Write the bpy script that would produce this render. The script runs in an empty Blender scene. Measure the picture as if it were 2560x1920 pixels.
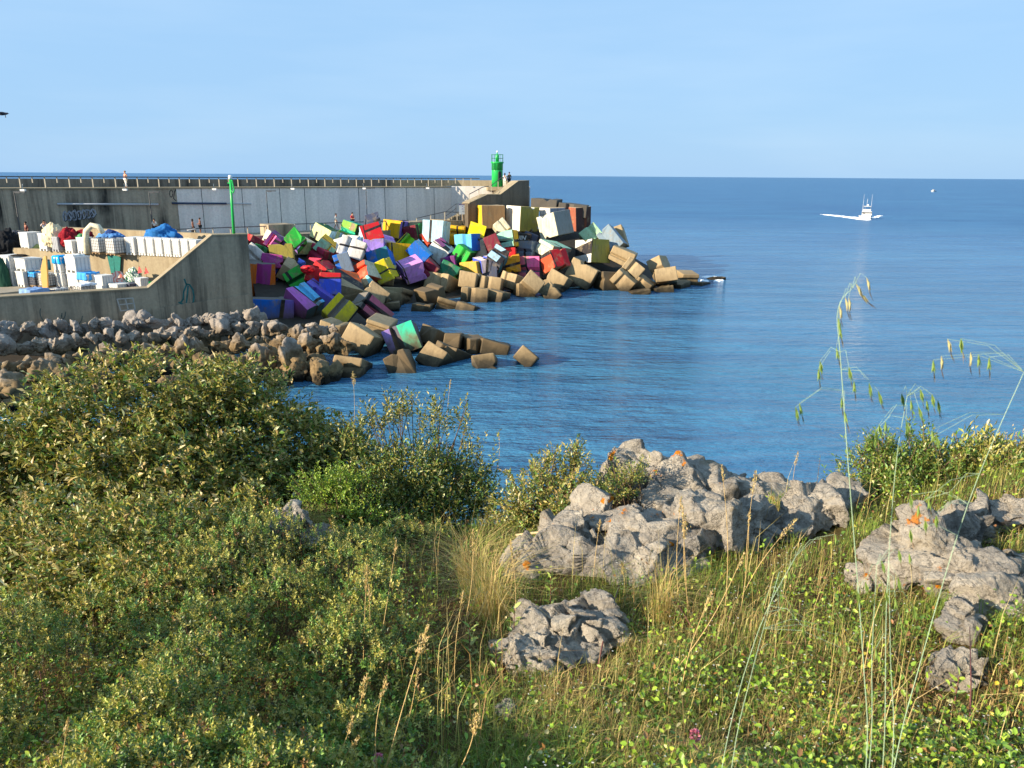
import bpy, math, random
import numpy as np
from mathutils import Vector, Matrix, Quaternion
S = bpy.context.scene
COL = S.collection
rad = math.radians

# ---------------- camera, sky, sun, exposure ----------------
PW, PH, FOC = 2560, 1920, 1923.0
PITCH = math.atan((960 - 439) / FOC); ROLL = rad(0.40); EYE = 11.0
vF = np.array([0, math.cos(PITCH), -math.sin(PITCH)])
r0 = np.array([1.0, 0, 0]); u0 = np.array([0, math.sin(PITCH), math.cos(PITCH)])
vR = math.cos(ROLL) * r0 + math.sin(ROLL) * u0
vU = math.cos(ROLL) * u0 - math.sin(ROLL) * r0
CAM = np.array([0, 0, EYE])
cd = bpy.data.cameras.new('camera'); cam = bpy.data.objects.new('camera', cd); COL.objects.link(cam)
cd.sensor_width = 36; cd.lens = FOC / PW * 36; cd.clip_start = 0.05; cd.clip_end = 120000
cam.matrix_world = Matrix(((vR[0], vU[0], -vF[0], 0), (vR[1], vU[1], -vF[1], 0), (vR[2], vU[2], -vF[2], EYE), (0, 0, 0, 1)))
cd.dof.use_dof = True; cd.dof.focus_distance = 40; cd.dof.aperture_fstop = 11
S.camera = cam
SUN_AZ, SUN_EL = 28.5, 19.5            # sun stands to the left, a little behind the camera
sd = Vector((-math.cos(rad(SUN_AZ)) * math.cos(rad(SUN_EL)), -math.sin(rad(SUN_AZ)) * math.cos(rad(SUN_EL)), math.sin(rad(SUN_EL))))
W = bpy.data.worlds.new('World'); S.world = W; W.use_nodes = True
nt = W.node_tree; nt.nodes.clear()
sky = nt.nodes.new('ShaderNodeTexSky'); sky.sky_type = 'NISHITA'; sky.sun_disc = False
sky.sun_elevation = rad(SUN_EL); sky.sun_rotation = math.atan2(sd.x, sd.y)
sky.altitude = 0; sky.air_density = 1.0; sky.dust_density = 0.6; sky.ozone_density = 3.0
bw_ = nt.nodes.new('ShaderNodeRGBToBW'); pw_ = nt.nodes.new('ShaderNodeMath'); pw_.operation = 'POWER'; pw_.inputs[1].default_value = -.05
tn_ = nt.nodes.new('ShaderNodeMix'); tn_.data_type = 'RGBA'; tn_.blend_type = 'MULTIPLY'; tn_.inputs[0].default_value = 1; tn_.inputs[6].default_value = (1.46, 2.44, 3.66, 1)
hs = nt.nodes.new('ShaderNodeMix'); hs.data_type = 'RGBA'; hs.inputs[0].default_value = .93     # clear summer haze: the low sun's yellow band is toned to blue
bg = nt.nodes.new('ShaderNodeBackground'); bg.inputs[1].default_value = 0.12
ow = nt.nodes.new('ShaderNodeOutputWorld')
nt.links.new(sky.outputs[0], bw_.inputs[0]); nt.links.new(bw_.outputs[0], pw_.inputs[0]); nt.links.new(pw_.outputs[0], tn_.inputs[7]); tcw = nt.nodes.new('ShaderNodeTexCoord'); mpw = nt.nodes.new('ShaderNodeMapping'); mpw.inputs['Scale'].default_value = (1.4, 1.4, 9.0); nzw = nt.nodes.new('ShaderNodeTexNoise'); nzw.inputs['Scale'].default_value = 1.6; nzw.inputs['Detail'].default_value = 6; rmw = nt.nodes.new('ShaderNodeMapRange')
rmw.inputs[1].default_value = .46; rmw.inputs[2].default_value = .75; rmw.inputs[3].default_value = 0; rmw.inputs[4].default_value = .16; cwm = nt.nodes.new('ShaderNodeMix'); cwm.data_type = 'RGBA'; cwm.inputs[7].default_value = (3.1, 3.6, 4.0, 1)
nt.links.new(tcw.outputs['Generated'], mpw.inputs[0]); nt.links.new(mpw.outputs[0], nzw.inputs['Vector']); nt.links.new(nzw.outputs[0], rmw.inputs[0]); nt.links.new(rmw.outputs[0], cwm.inputs[0]); nt.links.new(tn_.outputs[2], cwm.inputs[6])
nt.links.new(sky.outputs[0], hs.inputs[6]); nt.links.new(cwm.outputs[2], hs.inputs[7]); nt.links.new(hs.outputs[2], bg.inputs[0]); nt.links.new(bg.outputs[0], ow.inputs[0])
sl = bpy.data.lights.new('sun', 'SUN'); sl.energy = 4.6; sl.angle = rad(0.5); sl.color = (1.0, 0.86, 0.66)
so = bpy.data.objects.new('sun', sl); COL.objects.link(so)
so.rotation_euler = sd.to_track_quat('Z', 'Y').to_euler(); so.location = (-60, -30, 60)
S.view_settings.view_transform = 'Standard'; S.view_settings.look = 'None'
S.view_settings.exposure = 1.2; S.view_settings.gamma = 1.0; S.view_settings.use_curve_mapping = False
S.cycles.max_bounces = 6; S.cycles.diffuse_bounces = 3; S.cycles.glossy_bounces = 3; S.cycles.transmission_bounces = 3
S.cycles.caustics_reflective = False; S.cycles.caustics_refractive = False

# ---------------- helpers ----------------
def ray(x, y): return vF + (x - 1280) / FOC * vR - (y - 960) / FOC * vU
def P(x, y, Y): d = ray(x, y); return CAM + d * (Y / d[1])
def G(x, y, z=0.0): d = ray(x, y); return CAM + d * ((z - EYE) / d[2])
def proj(p):
    v = np.asarray(p) - CAM; z = v @ vF
    return 1280 + FOC * (v @ vR) / z, 960 - FOC * (v @ vU) / z
def onplane(x, y, A, n):               # pixel ray against the vertical plane through A with normal n
    d = ray(x, y); n3 = np.array([n[0], n[1], 0]); t = ((np.array([A[0], A[1], 0]) - CAM) @ n3) / (d @ n3); return CAM + d * t
def c(r, g, b):                        # sRGB 0-255 to linear
    f = lambda v: (v / 12.92 if v <= .04045 else ((v + .055) / 1.055) ** 2.4)
    return (f(r / 255), f(g / 255), f(b / 255))
def tag(o, label=None, cat=None, group=None, kind=None):
    for k, v in (('label', label), ('category', cat), ('group', group), ('kind', kind)):
        if v: o[k] = v
    return o
def empty(name, loc=(0, 0, 0), rz=0.0):
    o = bpy.data.objects.new(name, None); COL.objects.link(o); o.location = loc; o.rotation_euler = (0, 0, rz); o.empty_display_size = .2; return o
def link(name, me, parent=None):
    o = bpy.data.objects.new(name, me); COL.objects.link(o)
    if parent: o.parent = parent
    return o
def npmesh(name, V, F, mat, smooth=False, tint=None):
    """V (n,3); F (m,k) one face size; tint (n,3) per vertex"""
    V = np.asarray(V, dtype=np.float32); F = np.asarray(F, dtype=np.int32)
    me = bpy.data.meshes.new(name); m, k = F.shape
    me.vertices.add(len(V)); me.vertices.foreach_set('co', V.ravel())
    me.loops.add(m * k); me.loops.foreach_set('vertex_index', F.ravel())
    me.polygons.add(m); me.polygons.foreach_set('loop_start', np.arange(0, m * k, k, dtype=np.int32))
    me.update(calc_edges=True); me.validate()
    if smooth: me.polygons.foreach_set('use_smooth', np.ones(len(me.polygons), dtype=bool))
    if tint is not None:
        a = me.color_attributes.new('tint', 'FLOAT_COLOR', 'POINT')
        a.data.foreach_set('color', np.concatenate([tint, np.ones((len(V), 1))], 1).astype(np.float32).ravel())
    me.materials.append(mat); return me
class MB:                              # collects simple solids, builds ONE mesh object
    def __init__(s): s.v = []; s.f = []
    def add(s, vs, fs):
        n = len(s.v); s.v += [tuple(float(q) for q in p) for p in vs]; s.f += [tuple(i + n for i in f) for f in fs]; return s
    def box(s, x0, x1, y0, y1, z0, z1, M=None):
        vs = [(x, y, z) for z in (z0, z1) for y in (y0, y1) for x in (x0, x1)]
        if M is not None: vs = [M @ Vector(p) for p in vs]
        return s.add(vs, [(0, 2, 3, 1), (4, 5, 7, 6), (0, 1, 5, 4), (1, 3, 7, 5), (3, 2, 6, 7), (2, 0, 4, 6)])
    def prism(s, poly, ext):           # poly: 3D points of one face, ext: extrusion vector
        n = len(poly); a = [Vector(p) for p in poly]; b = [p + Vector(ext) for p in a]
        return s.add(a + b, [tuple(range(n))[::-1], tuple(range(n, 2 * n))] + [(i, (i + 1) % n, (i + 1) % n + n, i + n) for i in range(n)])
    def tube(s, pts, r, n=6, r1=None, cap=True):
        pts = [Vector(p) for p in pts]; m = len(pts); r1 = r if r1 is None else r1; base = len(s.v)
        up = None; ring = []
        for i, p in enumerate(pts):
            t = (pts[min(i + 1, m - 1)] - pts[max(i - 1, 0)])
            t = t.normalized() if t.length > 1e-9 else Vector((0, 0, 1))
            if up is None: up = t.orthogonal().normalized()
            up = (up - t * up.dot(t)); up = up.normalized() if up.length > 1e-6 else t.orthogonal().normalized()
            w = t.cross(up); rr = r + (r1 - r) * i / max(1, m - 1)
            ring += [p + (up * math.cos(6.28318 * k / n) + w * math.sin(6.28318 * k / n)) * rr for k in range(n)]
        fs = [(i * n + k, i * n + (k + 1) % n, (i + 1) * n + (k + 1) % n, (i + 1) * n + k) for i in range(m - 1) for k in range(n)]
        if cap: fs += [tuple(range(n))[::-1], tuple((m - 1) * n + k for k in range(n))]
        return s.add(ring, fs)
    def lathe(s, prof, n=20, o=(0, 0, 0)):      # prof: (radius, z)
        vs = [(o[0] + r * math.cos(6.28318 * k / n), o[1] + r * math.sin(6.28318 * k / n), o[2] + z) for r, z in prof for k in range(n)]
        fs = [(i * n + k, i * n + (k + 1) % n, (i + 1) * n + (k + 1) % n, (i + 1) * n + k) for i in range(len(prof) - 1) for k in range(n)]
        fs += [tuple(range(n))[::-1], tuple((len(prof) - 1) * n + k for k in range(n))]
        return s.add(vs, fs)
    def build(s, name, mat, parent=None, smooth=False, bevel=0):
        me = bpy.data.meshes.new(name); me.from_pydata(s.v, [], s.f); me.validate(); me.update()
        me.materials.append(mat)
        if smooth: me.polygons.foreach_set('use_smooth', [len(p.vertices) < 9 for p in me.polygons])
        o = link(name, me, parent)
        if bevel:
            b = o.modifiers.new('soft edge', 'BEVEL'); b.width = bevel; b.segments = 2; b.limit_method = 'ANGLE'
        return o
# gradient noise in numpy
_pr = np.random.RandomState(7).permutation(256); _pr = np.concatenate([_pr, _pr, _pr])
_gr = np.random.RandomState(3).randn(256, 3); _gr /= np.linalg.norm(_gr, axis=1)[:, None]
def pn(p):
    p = np.asarray(p, dtype=float); i = np.floor(p).astype(int); f = p - i; i &= 255
    u = f * f * f * (f * (f * 6 - 15) + 10); r = 0
    for dx in (0, 1):
        for dy in (0, 1):
            for dz in (0, 1):
                hsh = _pr[_pr[_pr[i[:, 0] + dx] + i[:, 1] + dy] + i[:, 2] + dz]
                g = _gr[hsh & 255]; w = (u[:, 0] if dx else 1 - u[:, 0]) * (u[:, 1] if dy else 1 - u[:, 1]) * (u[:, 2] if dz else 1 - u[:, 2])
                r = r + w * (g[:, 0] * (f[:, 0] - dx) + g[:, 1] * (f[:, 1] - dy) + g[:, 2] * (f[:, 2] - dz))
    return r * 1.5
def fbm(p, o=4, ridge=False):
    r = 0; a = 1.0; q = np.asarray(p, dtype=float)
    for k in range(o):
        n = pn(q * 2 ** k + 17.3 * k); r = r + a * ((0.5 - np.abs(n)) if ridge else n); a *= 0.5
    return r
# ---------------- materials ----------------
def newmat(name):
    m = bpy.data.materials.new(name); m.use_nodes = True; t = m.node_tree; t.nodes.clear()
    o = t.nodes.new('ShaderNodeOutputMaterial'); b = t.nodes.new('ShaderNodeBsdfPrincipled'); t.links.new(b.outputs[0], o.inputs[0])
    return m, t, b, o
def nd(t, typ, **kw):
    n = t.nodes.new(typ)
    for k, v in kw.items():
        if k in n.inputs: n.inputs[k].default_value = v
        else: setattr(n, k, v)
    return n
def noise(t, vec, scale, detail=4, rough=.55, dist=0):
    n = nd(t, 'ShaderNodeTexNoise', Scale=scale, Detail=detail, Roughness=rough, Distortion=dist)
    if vec is not None: t.links.new(vec, n.inputs['Vector'])
    return n.outputs[0]
def ramp(t, fac, stops):
    n = nd(t, 'ShaderNodeValToRGB'); e = n.color_ramp.elements
    while len(e) < len(stops): e.new(.5)
    for k, (p, col) in enumerate(stops):
        e[k].position = p; e[k].color = (*(col if hasattr(col, '__len__') else (col,) * 3), 1)
    t.links.new(fac, n.inputs[0]); return n.outputs[0]
def mix(t, fac, a, b, mode='MIX'):
    n = nd(t, 'ShaderNodeMix', data_type='RGBA', blend_type=mode)
    for sock, v in ((n.inputs[0], fac), (n.inputs[6], a), (n.inputs[7], b)):
        if hasattr(v, 'links') or hasattr(v, 'is_linked'): t.links.new(v, sock)
        else: sock.default_value = v if not hasattr(v, '__len__') else (*v, 1)[:4]
    return n.outputs[2]
def mapping(t, out, scale, rot=(0, 0, 0)):
    n = nd(t, 'ShaderNodeMapping'); n.inputs['Scale'].default_value = scale; n.inputs['Rotation'].default_value = rot
    t.links.new(out, n.inputs[0]); return n.outputs[0]
def bump(t, b, h, strength, dist):
    n = nd(t, 'ShaderNodeBump', Strength=strength, Distance=dist); t.links.new(h, n.inputs['Height']); t.links.new(n.outputs[0], b.inputs['Normal']); return n
def wpos(t): return nd(t, 'ShaderNodeNewGeometry').outputs['Position']
def opos(t): return nd(t, 'ShaderNodeTexCoord').outputs['Object']
def zof(t):
    s = nd(t, 'ShaderNodeSeparateXYZ'); t.links.new(wpos(t), s.inputs[0]); return s.outputs[2]
def mrange(t, v, a, b, c0=0.0, c1=1.0):
    n = nd(t, 'ShaderNodeMapRange'); n.inputs[1].default_value = a; n.inputs[2].default_value = b; n.inputs[3].default_value = c0; n.inputs[4].default_value = c1
    t.links.new(v, n.inputs[0]); return n.outputs[0]
def math2(t, op, a, b=0.0):
    n = nd(t, 'ShaderNodeMath', operation=op)
    for k, v in enumerate((a, b)):
        if hasattr(v, 'is_linked'): t.links.new(v, n.inputs[k])
        else: n.inputs[k].default_value = v
    return n.outputs[0]
def simple(name, col, rough=.6, var=.18, scale=6.0, metallic=0.0, dirt=None):
    m, t, b, o = newmat(name); p = wpos(t)
    n = noise(t, p, scale, 5, .6)
    k = ramp(t, n, [(.3, 1 - var), (.7, 1 + var * .4)])
    cc = mix(t, 1.0, col, k, 'MULTIPLY')
    if dirt:
        d = ramp(t, noise(t, mapping(t, p, (1.3, 1.3, .25)), 1.6, 6, .65), [(.48, 0), (.62, 1)])
        cc = mix(t, math2(t, 'MULTIPLY', d, .75), cc, dirt)
    t.links.new(cc, b.inputs['Base Color']); b.inputs['Roughness'].default_value = rough; b.inputs['Metallic'].default_value = metallic
    return m
def tinted(name, rough=.55, trans=.25, spec=.4):       # foliage: colour per leaf, light passes through
    m, t, b, o = newmat(name); a = nd(t, 'ShaderNodeAttribute', attribute_name='tint')
    t.links.new(a.outputs[0], b.inputs['Base Color']); b.inputs['Roughness'].default_value = rough; b.inputs['Specular IOR Level'].default_value = spec
    tr = nd(t, 'ShaderNodeBsdfTranslucent'); ms = nd(t, 'ShaderNodeMixShader'); ms.inputs[0].default_value = trans
    t.links.new(mix(t, 1.0, a.outputs[0], (1.25, 1.2, .7), 'MULTIPLY'), tr.inputs[0])
    t.links.new(b.outputs[0], ms.inputs[1]); t.links.new(tr.outputs[0], ms.inputs[2]); t.links.new(ms.outputs[0], o.inputs[0]); return m
M = {}
WAVE_A, WAVE_B, WAVE_C = .85, .46, .08
M['leaf'] = tinted('leaf', .45, .20, .5); M['grass'] = tinted('grass blade', .6, .30, .3); M['stem'] = tinted('woody stem', .8, 0.0, .2)
# cast concrete, bare or painted: colour from the paint on each side, weathering on top
m, t, b, o = newmat('painted concrete'); a = nd(t, 'ShaderNodeAttribute', attribute_name='paint'); oi = nd(t, 'ShaderNodeObjectInfo')
p = wpos(t); n1 = noise(t, p, 1.1, 6, .65); n2 = noise(t, p, 9, 5, .7); n3 = noise(t, mapping(t, p, (3, 3, .5)), 1.5, 5, .6)
cc = mix(t, 1.0, a.outputs[0], ramp(t, n2, [(.3, .86), (.7, 1.04)]), 'MULTIPLY')
cc = mix(t, math2(t, 'MULTIPLY', ramp(t, n1, [(.54, 0), (.66, 1)]), a.outputs['Alpha']), cc, c(150, 132, 100))
cc = mix(t, math2(t, 'MULTIPLY', ramp(t, n3, [(.48, 0), (.70, 1)]), .42), cc, c(92, 80, 62))
vo = nd(t, 'ShaderNodeTexVoronoi', Scale=3.2); t.links.new(p, vo.inputs['Vector'])
spot = math2(t, 'MULTIPLY', mrange(t, vo.outputs['Distance'], .16, .12), math2(t, 'GREATER_THAN', a.outputs['Alpha'], .9))
hue = nd(t, 'ShaderNodeSeparateColor'); t.links.new(vo.outputs['Color'], hue.inputs[0])
cc = mix(t, spot, cc, ramp(t, hue.outputs[0], [(.0, c(236, 232, 216)), (.35, c(232, 200, 40)), (.6, c(216, 120, 110)), (.85, c(70, 140, 70))]))
wet = math2(t, 'ADD', zof(t), math2(t, 'MULTIPLY', n1, -1.6))
cc = mix(t, mrange(t, wet, 1.1, .1, 0, .6), cc, c(110, 90, 60))
cc = mix(t, mrange(t, wet, .15, -.55), cc, c(62, 52, 34))
cc = mix(t, mrange(t, wet, -.55, -.95), cc, c(30, 27, 20))
t.links.new(cc, b.inputs['Base Color']); b.inputs['Roughness'].default_value = .7; b.inputs['Specular IOR Level'].default_value = .3
bump(t, b, n2, .35, .03); M['paint'] = m
def concrete(name, base, dark, streak=.5, tag_z=None):
    m, t, b, o = newmat(name); p = wpos(t)
    n2 = noise(t, p, 5, 6, .65); s1 = noise(t, mapping(t, p, (1.1, 1.1, .05)), 1.0, 5, .7, .3); s2 = noise(t, mapping(t, p, (.35, .35, .2)), 1.0, 4, .6)
    cc = mix(t, 1.0, base, ramp(t, n2, [(.3, .82), (.7, 1.08)]), 'MULTIPLY')
    f = math2(t, 'MULTIPLY', ramp(t, s1, [(.42, 0), (.60, 1)]), ramp(t, s2, [(.30, 1 - streak), (.62, 1)]))
    cc = mix(t, math2(t, 'MULTIPLY', f, streak), cc, dark)
    t.links.new(cc, b.inputs['Base Color']); b.inputs['Roughness'].default_value = .85; b.inputs['Specular IOR Level'].default_value = .2
    bump(t, b, n2, .25, .03); M[name] = m; return m
concrete('wall concrete', c(166, 150, 126), c(58, 56, 50), .8)
concrete('stained concrete', c(166, 153, 132), c(38, 38, 36), 1.0)
concrete('grey wall paint', c(230, 222, 212), c(184, 178, 170), .5)
concrete('shaded wall concrete', c(118, 106, 90), c(56, 52, 46), .8)  # wall concrete made darker: shade of ramp wall and pier put into the colour
concrete('tan concrete', c(158, 144, 118), c(112, 94, 70), .5)
concrete('parapet concrete', c(128, 122, 110), c(52, 50, 46), .9)
concrete('paving', c(156, 146, 128), c(126, 114, 96), .4)

# ---------------- the setting: sea, quays, breakwater ----------------
m, t, b, o = newmat('sea water'); p = wpos(t)
def wave(scale, rot, s, det=3, rough=.5):
    return noise(t, mapping(t, p, scale, (0, 0, rot)), s, det, rough)
swell = wave((.10, .30, 1), .12, 1.0, 3); chop = wave((.55, 1.5, 1), -.1, 1.0, 4, .6); rip = wave((2.0, 4.5, 1), .2, 1.0, 4, .65)
hsum = math2(t, 'ADD', math2(t, 'MULTIPLY', swell, WAVE_A), math2(t, 'ADD', math2(t, 'MULTIPLY', chop, WAVE_B), math2(t, 'MULTIPLY', rip, WAVE_C)))
patch = noise(t, mapping(t, p, (.012, .05, 1)), 1.0, 4, .6)
shore = mrange(t, nd(t, 'ShaderNodeVectorMath', operation='LENGTH').outputs[1], 0, 1)
ln = [n for n in t.nodes if n.bl_idname == 'ShaderNodeVectorMath'][-1]; t.links.new(p, ln.inputs[0])
shore = mrange(t, ln.outputs[1], 18, 110)
cc = mix(t, shore, (.042, .180, .275), (.036, .132, .285))
cc = mix(t, ramp(t, patch, [(.38, 0), (.62, .8)]), cc, (.056, .195, .350))
ripple_shade = noise(t, mapping(t, p, (.05, .33, 1), (0, 0, .05)), 1.0, 6, .72); cc = mix(t, ramp(t, ripple_shade, [(.42, 0), (.62, .6)]), cc, (.018, .078, .190))  # dark ripple shading painted into the water colour
t.links.new(cc, b.inputs['Base Color']); b.inputs['IOR'].default_value = 1.333
rg = mrange(t, ln.outputs[1], 70, 240, .08, .40); t.links.new(rg, b.inputs['Roughness'])
bump(t, b, hsum, 1.0, 1.0); M['water'] = m
sea = link('sea', npmesh('sea', [(-60000, -300, 0), (60000, -300, 0), (60000, 70000, 0), (-60000, 70000, 0)], [(0, 1, 2, 3)], M['water'])); tag(sea, kind='structure')

ZW, ZQ, ZL = 9.7, 5.25, 3.3
wA = np.array([-42.74, 66.0]); wB = np.array([-7.41, 94.0]); wu = (wB - wA) / np.linalg.norm(wB - wA); wn = np.array([wu[1], -wu[0]])
def W2(tt, off=0.0, z=0.0): q = wA + wu * tt + wn * off; return (q[0], q[1], z)
def wt(px, off=0.0):                   # distance along the tall wall where a pixel column meets it
    q = onplane(px, 500, wA + wn * off, wn)[:2]; return float((q - wA - wn * off) @ wu)
wL = float(np.linalg.norm(wB - wA)); ts = wt(443)
bw = tag(empty('breakwater_wall', W2(0, 0, ZQ)), 'tall concrete breakwater wall with stained dark left part and pale grey painted right part', 'breakwater')
def rel(o): o.matrix_parent_inverse = Matrix.Translation(bw.location).inverted(); return o
rel(MB().prism([W2(-14, 0, 4), W2(ts, 0, 4), W2(ts, 0, ZW), W2(-14, 0, ZW)], (-wn[0] * 4.5, -wn[1] * 4.5, 0)).build('stained_section', M['stained concrete'], bw))
rel(MB().prism([W2(ts, 0.03, 4), W2(wL, 0.03, 4), W2(wL, 0.03, ZW), W2(ts, 0.03, ZW)], (-wn[0] * 4.5, -wn[1] * 4.5, 0)).build('painted_section', M['grey wall paint'], bw))
rel(MB().prism([W2(-14, .10, ZW - .10), W2(wL, .10, ZW - .10), W2(wL, .10, ZW + .02), W2(-14, .10, ZW + .02)], (-wn[0] * 3.4, -wn[1] * 3.4, 0)).build('walkway_edge', M['tan concrete'], bw))
rel(MB().prism([W2(-14, -3.2, ZW), W2(wL - 6, -3.2, ZW), W2(wL - 6, -3.2, 10.45), W2(-14, -3.2, 10.45)], (-wn[0] * .6, -wn[1] * .6, 0)).build('sea_parapet', M['parapet concrete'], bw))
rel(MB().prism([W2(wL - 6, -3.2, ZW), W2(wL + 3, -3.0, ZW), W2(wL + 3, -3.0, 10.42), W2(wL - 6, -3.2, 10.42)], (-wn[0] * .6, -wn[1] * .6, 0)).build('sea_parapet', M['tan concrete'], bw))
pe_ = W2(wL + 3, -3.0, ZW); rel(MB().prism([pe_, (-.6, 98.7, ZW), (-.6, 98.7, 10.42), (pe_[0], pe_[1], 10.42)], (-.1, .6, 0)).build('sea_parapet', M['tan concrete'], bw))
bB = (wB[0], wB[1]); bC = (2.0, 95.0)
rel(MB().prism([(bB[0], bB[1], 4), (bC[0], bC[1], 4), (bC[0], bC[1], ZW), (bB[0], bB[1], ZW)], (0, 5, 0)).build('end_section', M['grey wall paint'], bw))
jm = MB()
for px in (505, 606, 700, 762, 897, 962, 1016, 1085):
    q = wt(px); jm.prism([W2(q - .025, .036, 5.3), W2(q + .025, .036, 5.3), W2(q + .025, .036, ZW - .12), W2(q - .025, .036, ZW - .12)], (wn[0] * .006, wn[1] * .006, 0))
M['dark'] = simple('dark joint', c(52, 52, 54), .8)
rel(jm.build('wall_joint', M['dark'], bw))
E0, E1 = wt(616, 5.5), wt(1112, 5.5)
T0 = G(-90, 616, ZQ); T1 = G(440, 640, ZQ); tu = (T1 - T0) / np.linalg.norm(T1 - T0); T1 = T1 + tu * 5.4
uq = MB().prism([(T0[0], T0[1], ZQ), (T1[0], T1[1], ZQ), W2(E0, 5.5, ZQ), W2(E1, 5.5, ZQ), W2(wL, -.5, ZQ), W2(-14, -.5, ZQ)], (0, 0, -7)).build('promenade', M['paving']); tag(uq, kind='structure')
pw = MB().prism([W2(E0, 5.5, -1), W2(E1 + 2, 5.5, -1), W2(E1 + 2, 5.5, ZQ + .12), W2(E0, 5.5, ZQ + .12)], (wn[0] * .3, wn[1] * .3, 0)).build('promenade_wall', M['wall concrete'])
tag(pw, 'dark concrete wall below the promenade railing behind the painted blocks', 'wall')
# harbour wall in front of the quay: stepped top with a long slope
hA = np.array([-29.09, 43.35]); hB = np.array([-22.44, 47.18]); hu = (hB - hA) / np.linalg.norm(hB - hA); hn = np.array([hu[1], -hu[0]])
def HV(px, py): return onplane(px, py, hA, hn)
back = (-hn[0] * .8, -hn[1] * .8, 0)
h0, h1, h2, h3, h4 = HV(-130, 753), HV(370, 723), HV(530, 590), HV(619, 588), HV(622, 735)
hw = tag(empty('harbour_wall', (h1[0], h1[1], 0)), 'grey concrete harbour wall whose top climbs in a long slope to a square end', 'wall')
def relh(o): o.matrix_parent_inverse = Matrix.Translation(hw.location).inverted(); return o
z0 = lambda q, z: (q[0], q[1], z)
relh(MB().prism([z0(h0, -1), z0(h1, -1), h1, h0], back).prism([z0(h1, -1), z0(h3, -1), h3, h2, h1], back).build('wall_body', M['wall concrete'], hw))
k = .05
capf = MB()
for a_, b_ in ((h0, h1), (h1, h2), (h2, h3)):
    a2, b2 = Vector(a_) + Vector((hn[0] * k, hn[1] * k, .0)), Vector(b_) + Vector((hn[0] * k, hn[1] * k, .0))
    capf.prism([a2 + Vector((0, 0, .003)), b2 + Vector((0, 0, .003)), b2 + Vector((0, 0, .09)), a2 + Vector((0, 0, .09))], (-hn[0] * .92, -hn[1] * .92, 0))
relh(capf.build('coping', M['tan concrete'], hw))
relh(MB().prism([z0(HV(380, 790), -1), z0(h4, -1), h4, HV(380, 772)], (hn[0] * .12, hn[1] * .12, 0)).build('footing', M['wall concrete'], hw))
rt = (h3[0] - .9, h3[1] + .3)
relh(MB().prism([(rt[0], rt[1], -1), (rt[0] - 7.6, rt[1] + 17, -1), (rt[0] - 7.6, rt[1] + 17, ZQ), (rt[0], rt[1], ZQ + .3)], (-.8, -.2, 0)).build('return_wall', M['wall concrete'], hw))
lq = MB().prism([(h0[0] - 3, h0[1] + .8, ZL), (h3[0] - .9, h3[1] + .6, ZL), (T1[0], T1[1] + 1, ZL), (T0[0] - 3, T0[1] + 1, ZL)], (0, 0, -4)).build('quay', M['paving']); tag(lq, kind='structure')
tn = np.array([tu[1], -tu[0]])
rw = MB().prism([(T0[0], T0[1], ZL), (T1[0], T1[1], ZL), (T1[0], T1[1], ZQ + .1), (T0[0], T0[1], ZQ + .1)], (tn[0] * .35, tn[1] * .35, 0)).build('retaining_wall', M['tan concrete'])
tag(rw, 'sunlit tan retaining wall between the two storage terraces', 'wall')
l0, l1, l2 = G(57, 563, 6.5), G(-120, 556, 6.5), G(560, 586, 6.5)
lw = MB().prism([z0(l1, ZQ), z0(l2, ZQ), z0(l2, 6.5), z0(l1, 6.5)], (.25, .5, 0)).build('low_wall', M['tan concrete'])
tag(lw, 'low tan concrete wall behind the upper row of white bins', 'wall')
kb = MB().prism([G(-60, 738, ZL), G(62, 728, ZL), G(62, 735, ZL), G(-60, 748, ZL)], (0, 0, .22)).build('kerb', M['paving']); tag(kb, kind='structure')
def boxpx(name, mat, px0, px1, off, z0_, z1_, depth, label=None, cat=None):     # block standing along the promenade edge
    a_, b_ = wt(px0, off), wt(px1, off)
    o = MB().prism([W2(a_, off, z0_), W2(b_, off, z0_), W2(b_, off, z1_), W2(a_, off, z1_)], (-wn[0] * depth, -wn[1] * depth, 0)).build(name, mat, bevel=.03)
    return tag(o, label, cat) if label else o
boxpx('concrete_barrier', M['wall concrete'], 666, 731, 5.85, 4.4, 6.35, 2.2, 'big concrete barrier block breaking the promenade railing above the floral block', 'barrier', )
boxpx('concrete_barrier', M['wall concrete'], 1022, 1100, 5.85, 4.4, 6.15, 2.0, 'brown concrete barrier block on the promenade edge above the gold block', 'barrier')
boxpx('concrete_barrier', M['tan concrete'], 338, 428, 5.5, ZQ, 6.2, .5, 'long low concrete barrier beside the blue net heap', 'barrier')
# ramp and steps at the end of the breakwater
rA = P(1173, 508, 86.5); ru = np.array([math.cos(rad(38)), math.sin(rad(38))]); rn = np.array([ru[1], -ru[0]])
RV = lambda x, y: onplane(x, y, rA, rn)
ra, rb_, rc, rd_, re_ = RV(1173, 508), RV(1219, 487), RV(1251, 487), RV(1296, 453), RV(1323, 452)
rw2 = tag(empty('ramp_wall', z0(ra, 4)), 'weathered concrete end wall with sloping top beside the green lighthouse', 'wall')
o = MB().prism([z0(ra, 3), z0(re_, 3), re_, rd_, rc, rb_, ra], (-rn[0] * 1.3, -rn[1] * 1.3, 0)).build('wall_body', M['shaded wall concrete'], rw2); o.matrix_parent_inverse = Matrix.Translation(rw2.location).inverted()
cp = MB()
for q, w_ in ((ra, rb_), (rb_, rc), (rc, rd_), (rd_, re_)):
    q, w_ = Vector(q), Vector(w_); cp.prism([q + Vector((rn[0] * .03, rn[1] * .03, .003)), w_ + Vector((rn[0] * .03, rn[1] * .03, .003)), w_ + Vector((rn[0] * .03, rn[1] * .03, .06)), q + Vector((rn[0] * .03, rn[1] * .03, .06))], (-rn[0] * 1.37, -rn[1] * 1.37, 0))
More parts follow.
